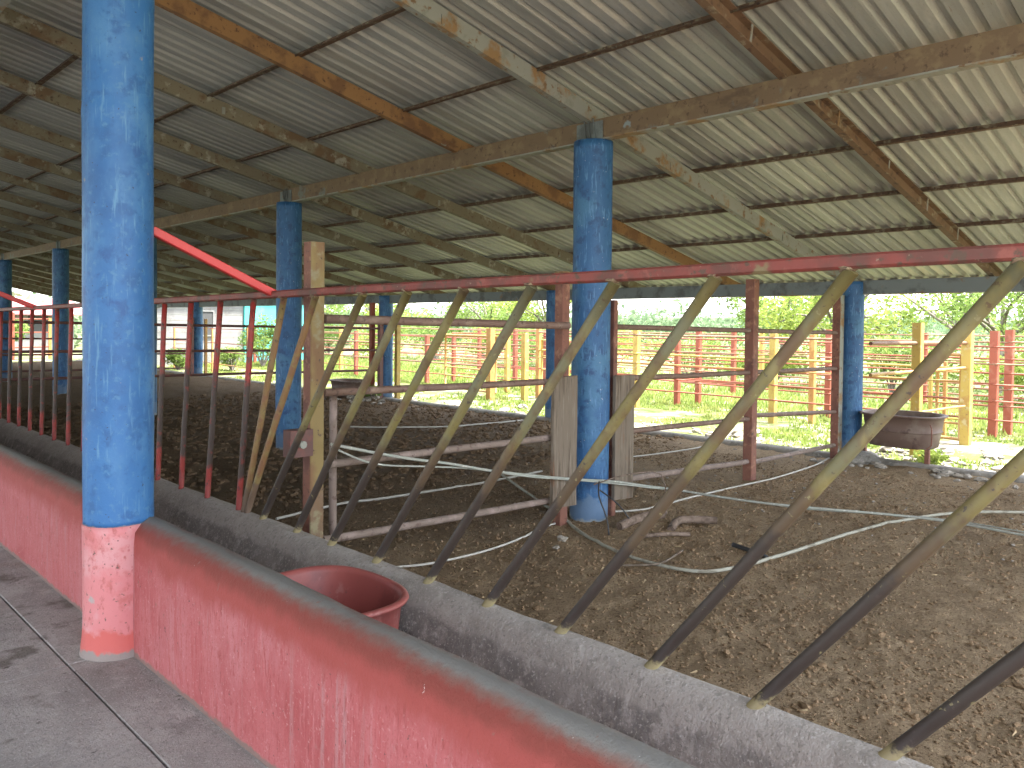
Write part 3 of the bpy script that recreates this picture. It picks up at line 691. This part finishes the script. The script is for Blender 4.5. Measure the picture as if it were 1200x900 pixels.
cord('rope', [(2.80, 4.05, .02), (2.96, 4.02, .02), (3.18, 3.93, .02), (3.6, 3.9, .02), (4.02, 3.96, .02), (4.31, 4.05, .02), (4.62, 4.11, .02), (4.75, 4.3, .02)], .009, M['rope_white'],
     'white knotted cord on the soil below the lowest rusty fence pipe')
cord('hose', [(5.61, 5.83, .02), (4.97, 4.67, .02), (4.81, 4.36, .02), (4.45, 3.75, .02), (4.29, 3.36, .02), (4.23, 3.09, .02), (4.24, 2.81, .02), (4.32, 2.65, .02), (4.5, 2.57, .02), (4.87, 2.5, .02), (5.88, 2.41, .02), (6.57, 2.3, .02), (7.3, 2.0, .03), (7.9, 1.4, .03)], .014, M['rope_tan'],
     'curved hose looping on the soil in front of the middle blue column', 'hose')
cord('rope', [(6.36, 9.72, .05), (6.7, 9.37, .05), (7.45, 8.91, .04), (8.13, 8.87, .03), (8.93, 8.83, .02), (9.3, 9.01, .03)], .014, M['rope_white'],
     'distant white cord lying on the soil near the kerb, left half')
cord('rope', [(5.13, 3.99, .03), (5.46, 3.89, .02), (6.15, 3.89, .02), (6.97, 3.85, .02), (7.55, 3.82, .02), (8.51, 3.87, .02), (9.1, 3.95, .03)], .010, M['rope_white'],
     'straight white cord on the soil from the right plank towards the kerb column')
cord('rope', [(6.9, 5.75, .03), (7.34, 5.55, .03), (8.24, 5.41, .03), (8.9, 5.4, .03)], .010, M['rope_white'],
     'short white cord on the soil beyond the right plank')
# knots
g = MB()
for k in range(4):
    a = k*1.3; g.tube(smooth([(4.62, 4.11, .03), (4.62+.05*math.cos(a), 4.11+.05*math.sin(a), .05), (4.62+.09*math.cos(a+.5), 4.11+.09*math.sin(a+.5), .03)], 3), .006, 6)
tag(g.build('rope_knot', M['rope_white']), 'frayed white knot on the soil at the foot of the middle column', 'knot')

# debris by the middle column
def stick(pts, r, m, label, cat='stick', name='stick'):
    g = MB(); P = smooth(pts, 3); g.tube(P, [r*(1+.12*noise.noise(Vector((i*.7, r*90, 0)))) for i in range(len(P))], 8); tag(g.build(name, m), label, cat)
stick([(4.72, 3.62, .05), (4.95, 3.58, .09), (5.12, 3.50, .10)], .035, M['wood_dark'], 'thick short log lying at the foot of the middle blue column')
stick([(4.98, 3.34, .03), (5.2, 3.40, .06), (5.42, 3.22, .05)], .03, M['wood_dark'], 'dark broken branch on the soil right of the short log')
stick([(4.62, 3.42, .03), (4.80, 3.25, .05), (4.98, 3.18, .03)], .016, M['wood_dark'], 'thin bent stick in front of the short log')
stick([(4.02, 3.10, .02), (4.2, 2.92, .03), (4.45, 2.95, .03), (4.62, 3.0, .02)], .007, M['wood'], 'thin pale twig lying inside the loop of the hose')
stick([(4.97, 2.82, .03), (4.93, 2.68, .03), (4.86, 2.51, .03)], .016, M['black'], 'short black rod lying across the curved hose', 'rod', 'iron_rod')
stick([(4.70, 3.80, .36), (4.60, 3.72, .28), (4.62, 3.66, .12), (4.60, 3.62, .0)], .006, M['black'], 'black wire hanging down at the foot of the middle column', 'wire', 'wire')
stick([(4.70, 3.80, .30), (4.76, 3.66, .20), (4.83, 3.58, .06)], .006, M['black'], 'short black wire crossing the hanging wire at the column foot', 'wire', 'wire')
stick([(4.66, 3.82, .34), (4.9, 3.70, .40), (5.3, 3.65, .36), (5.30, 3.60, .05)], .005, M['wood_dark'], 'thin brown wire arching over the logs by the middle column', 'wire', 'wire')

# ------------------------------------------------------------------ stones
def stone(x, y, r, z, label='whitish stone in the rubble strip along the kerb', group='white stones by the kerb', seed=0, sq=.6):
    g = MB(); rock(g, (x, y, z+r*.3), r, seed, sq, 6, 9, .4); tag(g.build('stone', M['stone']), label, 'stone', group)
Rs = random.Random(12); k = 0
for i in range(84):
    y = Rs.choice((Rs.gauss(12.2, 1.6), Rs.gauss(8, 2.2), Rs.uniform(1.0, 6.5), Rs.gauss(3.6, .8)))
    x = 9.75+abs(Rs.gauss(0, .75)); r = Rs.choice((.04, .05, .06, .07, .10)); stone(x, y, r, yard_z(x, y), seed=900+i)
for i in range(26):
    x = Rs.uniform(8.35, 9.2); y = Rs.gauss(13.6, 1.0); r = Rs.uniform(.035, .085)
    stone(x, y, r, dirt_z(x, y), 'white stone heaped on the soil around the far red post', 'white stones by the far red post', 1200+i)
for i in range(26):
    x = Rs.uniform(8.85, 9.24); y = Rs.choice((Rs.gauss(3.55, .35), Rs.gauss(2.6, .5))); r = Rs.uniform(.02, .055)
    stone(x, y, r, dirt_z(x, y), 'pale rubble stone at the foot of the right-hand kerb column', 'rubble at the right kerb column', 1300+i)
stone(4.20, 3.72, .035, .02, 'white pebble lying left of the middle column foot', None, 1500); stone(4.02, 3.62, .02, .02, 'small white pebble nearest the white pebble by the column', None, 1501)
stone(5.72, 4.30, .025, .02, 'tiny white pebble right of the right plank', None, 1502)
g = MB()
for i in range(900):
    y = Rs.choice((Rs.uniform(0, 16), Rs.gauss(9, 3), Rs.uniform(1, 6))); x = 9.65+abs(Rs.gauss(0, 1.1)); r = Rs.uniform(.012, .035)
    rock(g, (x, y, yard_z(x, y)+r*.2), r, 2000+i, .6, 3, 5)
for i in range(260):
    x = Rs.uniform(6.0, 9.25); y = Rs.uniform(.5, 6.5); r = Rs.uniform(.006, .016); rock(g, (x, y, dirt_z(x, y)+r*.4), r, 4000+i, .6, 3, 5)
tag(g.build('gravel', M['stone'], loc=(10, 5, 0)), None, None, kind='stuff')

# ------------------------------------------------------------------ grass
g = MB(); Rg = random.Random(21)
def tuft(mb, x, y, h, n):
    z = yard_z(x, y)
    for _ in range(n):
        a = Rg.uniform(0, 6.28); l = h*Rg.uniform(.3, .9); hh = h*Rg.uniform(.5, 1.1); w = .010+h*.06; x0, y0 = x+Rg.gauss(0, .05), y+Rg.gauss(0, .05)
        dx, dy = math.cos(a), math.sin(a); o = len(mb.v)
        mb.v += [(x0-dy*w, y0+dx*w, z), (x0+dy*w, y0-dx*w, z), (x0+dx*l*.8, y0+dy*l*.8, z+hh)]; mb.face([o, o+1, o+2])
for i in range(30000):
    x = 9.75+abs(Rg.gauss(0, 6)); y = Rg.uniform(-2, 34)
    if fbm(x, y, .5, 40, 3) < -.02 and x < 13: continue
    if x < 11 and Rg.random() < .55: continue
    tuft(g, x, y, Rg.uniform(.03, .10)*(1+.5*(x > 14)), 4)
tag(g.build('grass', M['grass'], loc=(14, 14, 0)), None, None, kind='stuff')

# ------------------------------------------------------------------ corral fences in the yard
def cfence(label, line, rails, mr, posts, cat='fence', group='pipe corral fences in the yard', name='corral_fence', r=.02):
    t = thing(name, label, cat, (line[0][0], line[0][1], -.1), group)
    for k, (x, y, h, w, m) in enumerate(posts):
        g = MB(); g.beam((x, y, -.2), (x, y, h), w*.88, w*.88, up=(1, 0, 0), ch=.008); p = g.build('post', m, t)
    for i, (z, rr, m) in enumerate(rails):
        for a, b in zip(line[:-1], line[1:]):
            pipe('rail', (a[0]-.05, a[1], z), (b[0]-.05, b[1], z+Rs.uniform(-.012, .012)), rr*.78, m or mr, t, n=7, k=3, seed=i+a[1])
    return t
Yw, Rd, Og, Pk = M['cor_yellow'], M['cor_red'], M['cor_orange'], M['cor_pink']
cfence('yellow-posted corral fence, nearest row behind the kerb', [(12.46, 3.46), (12.7, 6.5), (12.9, 9.52), (12.95, 12.2)],
       [(1.36, .024, Pk), (.99, .026, Yw), (.80, .018, Og), (.56, .018, Rd), (.30, .018, Rd)], Rd,
       [(12.7, 6.5, 1.43, .13, Yw), (12.9, 9.52, 1.46, .13, Yw), (12.95, 12.25, 1.45, .12, Og)])
cfence('red corral fence with two close red posts, middle row', [(13.5, -3.5), (13.55, 0), (13.65, 3.42), (13.8, 6.4), (13.99, 9.28), (14.2, 13.2), (14.5, 17)],
       [(1.28, .020, Rd), (1.02, .018, Pk), (.72, .018, Rd), (.45, .018, Rd), (.18, .018, Rd)], Rd,
       [(13.65, 3.42, 1.52, .13, Rd), (13.11, 6.0, 1.42, .11, Og), (13.99, 9.28, 1.25, .12, Rd), (14.2, 13.2, 1.4, .11, Rd), (13.5, -3.5, 1.5, .12, Rd), (13.55, 0, 1.5, .12, Rd), (14.5, 17, 1.3, .11, Rd)])
cfence('red corral fence standing just behind the middle row of rails', [(14.1, -4), (14.2, -.2), (14.28, 3.37), (14.34, 6.26), (14.66, 9.2), (15.6, 13), (16.34, 16.4), (17, 21)],
       [(1.34, .018, Pk), (1.08, .018, Rd), (.85, .018, Rd), (.60, .018, Pk), (.33, .018, Rd)], Rd,
       [(14.28, 3.37, 1.54, .13, Rd), (14.34, 6.26, 1.51, .12, Rd), (14.66, 9.2, 1.44, .12, Rd), (16.34, 16.4, 1.40, .13, Rd), (14.1, -4, 1.5, .12, Rd), (14.2, -.2, 1.5, .12, Rd)])
cfence('yellow and orange fence crossing the yard from the kerb column to the corral', [(9.72, 3.72), (10.89, 3.60), (12.46, 3.46)],
       [(1.36, .032, Pk), (.99, .030, Og), (.46, .024, Og)], Og,
       [(10.89, 3.60, 1.62, .13, Yw), (12.46, 3.46, 1.56, .15, Yw)])
cfence('pink and orange corral fence reaching far left past the gates', [(13.33, 13.65), (13.47, 16.9), (13.88, 20.93), (14.2, 25), (14.6, 29)],
       [(1.22, .022, Pk), (.95, .034, Pk), (.72, .018, Rd), (.50, .028, Pk), (.20, .018, Rd)], Pk,
       [(13.33, 13.65, 1.40, .13, Yw), (13.47, 16.9, 1.24, .12, Rd), (13.88, 20.93, 1.28, .12, Rd), (14.2, 25, 1.25, .12, Rd), (14.4, 22.6, 1.35, .12, Yw), (14.6, 29, 1.25, .12, Rd)])
cfence('second pink corral fence far behind, seen through the first', [(17.5, 10), (17.8, 15), (18.2, 20), (18.8, 26), (19.5, 34)],
       [(1.35, .024, Pk), (1.05, .022, Rd), (.85, .022, Pk), (.62, .022, Rd), (.38, .022, Pk), (.12, .022, Rd)], Pk,
       [(17.5, 10, 1.4, .12, Rd), (17.8, 15, 1.4, .12, Og), (18.2, 20, 1.4, .12, Rd), (18.8, 26, 1.4, .12, Yw), (19.5, 34, 1.4, .12, Rd)])
cfence('grey-red fence of the far corral in front of the bushes', [(18.0, -8), (18.2, -3), (18.4, 2), (18.6, 6), (18.9, 10)],
       [(1.40, .02, Pk), (1.12, .02, Rd), (.88, .02, Pk), (.64, .02, Rd), (.4, .02, Pk), (.16, .02, Rd)], Pk,
       [(18.0, -8, 1.45, .12, Rd), (18.2, -3, 1.45, .12, Rd), (18.4, 2, 1.45, .12, Og), (18.6, 6, 1.45, .12, Rd), (18.9, 10, 1.45, .12, Yw)])
cfence('thin pinkish pipe fence in front of the grey block building', [(10.6, 21.5), (10.9, 24.5), (11.1, 28)],
       [(1.30, .014, Rd), (.86, .014, Rd), (.60, .024, Pk), (.22, .018, Og)], Pk,
       [(10.9, 24.5, 1.3, .06, Og), (10.6, 21.5, 1.4, .07, Og), (11.1, 28, 1.3, .06, Og)])
cfence('tall red gate fence beyond the open end of the shed', [(5.4, 35), (6.9, 36), (8.1, 36.5), (9.6, 37.2)],
       [(1.55, .03, Rd), (1.0, .03, Rd), (.75, .03, Pk), (.4, .04, Rd), (.1, .04, Rd)], Rd,
       [(6.9, 36, 1.9, .2, Rd), (8.1, 36.5, 1.8, .12, Rd), (9.6, 37.2, 1.6, .12, Og), (5.4, 35, 1.6, .1, Rd)])
def cgate(label, a, b, z0, z1, rails, m, r=.026, mids=()):
    t = thing('pipe_gate', label, 'gate', ((a[0]+b[0])/2, (a[1]+b[1])/2, -.1), 'corral gates')
    A, B = Vector((*a, 0)), Vector((*b, 0)); P = lambda f, z: tuple(A.lerp(B, f)+Vector((0, 0, z)))
    for f in (0, 1)+tuple(mids): pipe('stile', P(f, z0), P(f, z1), r, m, t, 8, 2)
    for z in (z0, z1): pipe('frame_rail', P(0, z), P(1, z), r, m, t, 8, 3, seed=z)
    for z in rails: pipe('rail', P(0, z), P(1, z), r*.7, m, t, 7, 3, seed=z)
    return t
cgate('orange pipe gate with rectangular frame left of the orange posts', (12.45, 14.9), (12.1, 12.75), .02, 1.27, (.3, .5, .72, .92), Og)
cgate('pale yellow pipe gate standing ajar right of the orange posts', (12.9, 12.1), (12.6, 11.05), 0, 1.2, (.3, .55, .85), Yw, .022)
g1 = cgate('small orange gate ajar between yellow posts at the right', (12.50, 3.85), (12.42, 3.52), -.02, 1.18, (.20, .48, .80), Og, .024)
cfence('low yellow pipe panel behind the small orange gate', [(13.0, 4.3), (13.2, 3.7)], [(.2, .02, Yw), (.5, .02, Og), (.9, .02, Og)], Yw, [(13.0, 4.1, .95, .06, Yw), (13.0, 3.9, 1.05, .06, Og)], group='corral gates')
for y, x in ((12.55, 11.75),):
    g = MB(); g.beam((x, y, -.2), (x, y, 1.45), .14, .14, up=(1, 0, 0)); tag(g.build('steel_post', Og), 'thick orange gate post between the two distant gates', 'post')
    g = MB(); g.beam((x+.5, y-.55, -.2), (x+.5, y-.55, 1.36), .12, .12, up=(1, 0, 0)); tag(g.build('steel_post', Yw), 'yellow gate post just right of the thick orange gate post', 'post')

# ------------------------------------------------------------------ trees and bushes
def leaves(mb, c, r, n, size, rr, flat=.75):
    for _ in range(n):
        while True:
            p = Vector((rr.uniform(-1, 1), rr.uniform(-1, 1), rr.uniform(-1, 1)))
            if p.length < 1: break
        p = Vector((c[0]+p.x*r, c[1]+p.y*r, c[2]+p.z*r*flat))
        a = Vector((rr.gauss(0, 1), rr.gauss(0, 1), rr.gauss(0, .7))).normalized()
        b = a.cross(Vector((rr.gauss(0, 1), rr.gauss(0, 1), rr.gauss(0, 1)))).normalized()
        s = size*rr.uniform(.6, 1.4); o = len(mb.v)
        mb.v += [tuple(p-a*s), tuple(p-b*s*.35), tuple(p+a*s), tuple(p+b*s*.35)]; mb.face([o, o+1, o+2, o+3])
def tree(x, y, h, spread, label, m, seed, nl=5200, size=.07, low=.9, z0=-.15, cat='tree', nlimb=7):
    rr = random.Random(seed); t = thing('tree', label, cat, (x, y, z0), 'trees behind the corral')
    g = MB(); cl = []
    th = h*.3
    trunk = [(x, y, z0), (x+rr.uniform(-.15, .15), y+rr.uniform(-.15, .15), z0+th*.5), (x+rr.uniform(-.3, .3), y+rr.uniform(-.3, .3), z0+th)]
    g.tube(smooth(trunk, 3), [.14-.008*i for i in range(7)], 7); top = Vector(trunk[-1])
    for k in range(nlimb):
        a = 2*math.pi*(k+rr.random()*.6)/nlimb; e = rr.uniform(.15, .9)
        end = top+Vector((math.cos(a)*spread*rr.uniform(.6, 1), math.sin(a)*spread*rr.uniform(.6, 1), (h-th)*e))
        mid = top.lerp(end, .5)+Vector((rr.uniform(-.2, .2), rr.uniform(-.2, .2), rr.uniform(.1, .5)))
        P = smooth([top, mid, end], 4); g.tube(P, [.06-.0055*i for i in range(len(P))], 5)
        for j in range(4):
            s = P[rr.randrange(3, len(P))]; e2 = s+Vector((rr.uniform(-1, 1), rr.uniform(-1, 1), rr.uniform(-.5, .7)))*spread*.35
            g.tube([s, s.lerp(e2, .5)+Vector((0, 0, .1)), e2], [.022, .014, .006], 4)
            cl += [(e2, rr.uniform(.35, .75)), (s.lerp(e2, .6), rr.uniform(.3, .6))]
        cl.append((end, rr.uniform(.5, .9)))
    g.build('trunk', M['bark'], t)
    # low hanging sprays
    for k in range(int(nlimb*low)):
        a = rr.uniform(0, 6.28); d = spread*rr.uniform(.4, 1.1); cl.append((Vector((x+math.cos(a)*d, y+math.sin(a)*d, z0+rr.uniform(.5, 1.8))), rr.uniform(.4, .8)))
    g = MB(); tot = sum(r*r for _, r in cl)
    for c, r in cl: leaves(g, c, r*spread*.42, int(nl*r*r/tot), size, rr)
    g.build('crown', m, t); return t
specs = [(21.5, -5.0, 4.6, 2.4, 'leaf_light', 'feathery tree at the far right edge, behind the red posts'), (22.5, -1.0, 4.8, 2.4, 'leaf', 'feathery tree behind the two near red corral posts'),
         (21.0, 2.6, 4.5, 2.3, 'leaf_light', 'light green feathery tree seen right of the kerb column'), (23.5, 5.8, 4.6, 2.4, 'leaf', 'feathery tree seen left of the kerb column'),
         (21.8, 9.0, 4.2, 2.2, 'leaf_light', 'thin-branched tree behind the tall middle fence post'), (25.0, 12.6, 3.6, 1.9, 'leaf', 'sparse tree beside the open patch of sky'),
         (23, 21, 4.2, 2.2, 'leaf_light', 'bright green tree left of the middle column'), (24, 26, 4.2, 2.3, 'leaf', 'bushy tree behind the distant gates'),
         (22, 31, 4.2, 2.3, 'leaf_light', 'bushy tree behind the pink corral fence'), (22, 37, 4.4, 2.4, 'leaf', 'bushy tree between the pink roof and the corral'),
         (28, 0, 5.5, 3, 'leaf', 'taller tree in the back row, far right'), (29, 8, 5.2, 3, 'leaf_light', 'taller tree in the back row, behind the kerb column'),
         (31, 34, 5.2, 3.0, 'leaf', 'taller tree in the back row, far left'), (29, -8, 5.2, 3, 'leaf_light', 'tree in the back row beyond the right edge')]
for i, (x, y, h, s, m, lb) in enumerate(specs): tree(x, y, h, s, lb, M[m], 60+i, nl=5200 if x < 27 else 3800, size=.075)
def bush(x, y, r, h, label, m, seed, z0=-.12, n=2200, size=.07, group='bushes around the yard'):
    rr = random.Random(seed); t = thing('bush', label, 'bush', (x, y, z0), group); g = MB(); s = MB()
    for k in range(9):
        a = rr.uniform(0, 6.28); d = r*rr.uniform(0, .75); c = Vector((x+math.cos(a)*d, y+math.sin(a)*d, z0+h*rr.uniform(.3, .8)))
        leaves(g, c, r*rr.uniform(.35, .55), n//9, size, rr, h/r*.55)
        s.tube([(x, y, z0), tuple(Vector((x, y, z0)).lerp(c, .5)+Vector((0, 0, .05))), tuple(c)], [.03, .02, .008], 5)
    g.build('foliage', m, t); s.build('stems', M['bark'], t)
bl = [(19.8, -6, 1.5, 1.6, 'leaf'), (20.2, -2.6, 1.5, 1.5, 'leaf_light'), (20.4, .6, 1.5, 1.6, 'leaf'), (20.3, 4.2, 1.4, 1.3, 'leaf_light'), (20.6, 7.4, 1.5, 1.5, 'leaf'), (20.6, 10.6, 1.5, 1.3, 'leaf_light'),
      (21.5, 13.8, 1.6, 1.5, 'leaf'), (21.5, 17, 1.7, 1.7, 'leaf_light'), (21.8, 20, 1.7, 1.7, 'leaf'), (22, 23.5, 1.8, 1.9, 'leaf_light'), (22, 27, 1.8, 1.9, 'leaf'), (21.5, 30, 1.8, 1.9, 'leaf_light'), (21, 34, 1.8, 1.9, 'leaf'), (20, 38, 1.9, 2.0, 'leaf_light')]
wh = ['far right edge', 'near the right edge', 'behind the near red posts', 'right of the kerb column', 'just left of the kerb column', 'behind the red and yellow posts', 'right of the sky gap', 'below the open sky', 'left of the middle column', 'behind the yellow gate', 'behind the orange gate', 'behind the pink fence', 'left of the pink fence', 'beside the pink roof']
for i, (x, y, r, h, m) in enumerate(bl): bush(x, y, r, h, 'green bush in the row behind the corral, '+wh[i], M[m], 200+i)
bush(10.6, 26.4, .5, .75, 'dark green low bush against the grey wall, left of the far column', M['leaf'], 301, n=1400, size=.05)
bush(11.9, 25.2, .6, .9, 'green low bush against the grey wall, right of the far column', M['leaf'], 302, n=1400, size=.05)
bush(13.9, 27.0, .9, 1.9, 'tall leafy bush in front of the turquoise wall', M['leaf'], 303, n=2600, size=.06)
bush(6.6, 40, 1.6, 2.2, 'bright yellow-green bush beyond the open end of the shed', M['leaf_light'], 304, n=3000, size=.09)
bush(8.6, 41, 1.5, 2.0, 'green bush right of the yellow-green one beyond the shed end', M['leaf'], 305, n=2600, size=.09)
bush(10.2, 3.2, .28, .22, 'small leafy weed under the raised brown tub', M['leaf_light'], 306, n=700, size=.03)
bush(9.05, 13.05, .25, .30, 'small green weed at the foot of the far red post', M['leaf'], 307, n=500, size=.03, z0=.02)

# far wood and hills
g = MB(); rr = random.Random(77)
for i in range(420):
    a = rr.uniform(-.35, 2.0); d = rr.uniform(48, 85); x, y = math.cos(a)*d+6, math.sin(a)*d; r = rr.uniform(1.6, 3)
    leaves(g, (x, y, rr.uniform(.6, 2.0)), r, 110, .26, rr, .6)
tag(g.build('far_wood', M['leaf_far'], loc=(40, 40, 0)), None, None, kind='stuff')
g = MB(); n = 60
for i in range(n+1):
    a = -.9+3.2*i/n; h = 6+5*fbm(a*3, 0, 1, 5)
    g.v += [(math.cos(a)*420, math.sin(a)*420, -2), (math.cos(a)*440, math.sin(a)*440, h), (math.cos(a)*560, math.sin(a)*560, -2)]
for i in range(n):
    for j in range(2): g.face([i*3+j, i*3+3+j, i*3+4+j, i*3+1+j])
tag(g.build('hills', M['hill']), None, None, kind='structure')

# ------------------------------------------------------------------ buildings
b = thing('block_building', 'long grey block building with turquoise end beyond the far pens', 'building', (13, 31, -.2))
g = MB(); g.box(10.6, 14.6, 30.0, 34, -.3, 3.1); w = g.build('wall', M['block'], b)
g = MB(); g.box(14.62, 18.2, 29.9, 34, -.3, 3.1); g.build('wall', M['turquoise'], b)['label'] = 'turquoise painted wall'
g = MB(); g.box(10.4, 18.4, 29.5, 34.4, 3.1, 3.22); g.build('roof_slab', M['block'], b)
g = MB(); g.box(12.55, 13.35, 29.96, 30.02, 1.0, 1.9); wi = g.build('window', M['dark_inside'], b)
g = MB(); g.box(12.50, 12.55, 29.93, 30.0, .95, 1.95); g.box(13.35, 13.40, 29.93, 30.0, .95, 1.95); g.box(12.55, 13.35, 29.93, 30.0, 1.9, 1.95); g.box(12.55, 13.35, 29.93, 30.0, .95, 1.0); g.build('frame', M['block'], wi)
for k in range(1, 14):
    z = -.2+k*.22
    g = MB(); g.box(10.6, 14.6, 29.994, 30.0, z, z+.012); g.build('block_course', M['rafter_pale'], b)
h = thing('farm_house', 'low farm house with a faded red tin roof beyond the open shed end', 'house', (9, 48, -.2))
def house(t, x0, x1, y0, y1, hw, hr, mw, mr):
    g = MB(); g.box(x0, x1, y0, y1, -.3, hw); g.build('wall', mw, t)
    g = MB(); xm = (x0+x1)/2; ym = (y0+y1)/2; e = .5
    g.v += [(x0-e, y0-e, hw), (x1+e, y0-e, hw), (x1+e, ym, hr), (x0-e, ym, hr), (x0-e, y1+e, hw), (x1+e, y1+e, hw)]
    g.v += [(p[0], p[1], p[2]+.06) for p in g.v[:6]]
    for f in ((0, 1, 2, 3), (3, 2, 5, 4), (6, 9, 8, 7), (9, 10, 11, 8), (0, 6, 7, 1), (4, 5, 11, 10), (0, 3, 9, 6), (3, 4, 10, 9), (1, 7, 8, 2), (2, 8, 11, 5)): g.face(list(f))
    g.build('roof', mr, t)
    for k in range(3):
        xx = x0+(x1-x0)*(k+.35)/3.2; g = MB(); g.box(xx, xx+.9, y0-.03, y0+.02, .9, 1.8); g.build('window', M['dark_inside'], t)
house(h, 5.0, 13.0, 46, 51, 1.75, 2.6, M['block'], M['roof_red'])
h2 = thing('farm_house', 'small house with a pink roof left of the corral trees', 'house', (20, 42, -.2))
house(h2, 18, 24, 41, 46, 1.7, 2.8, M['block'], M['roof_red'])
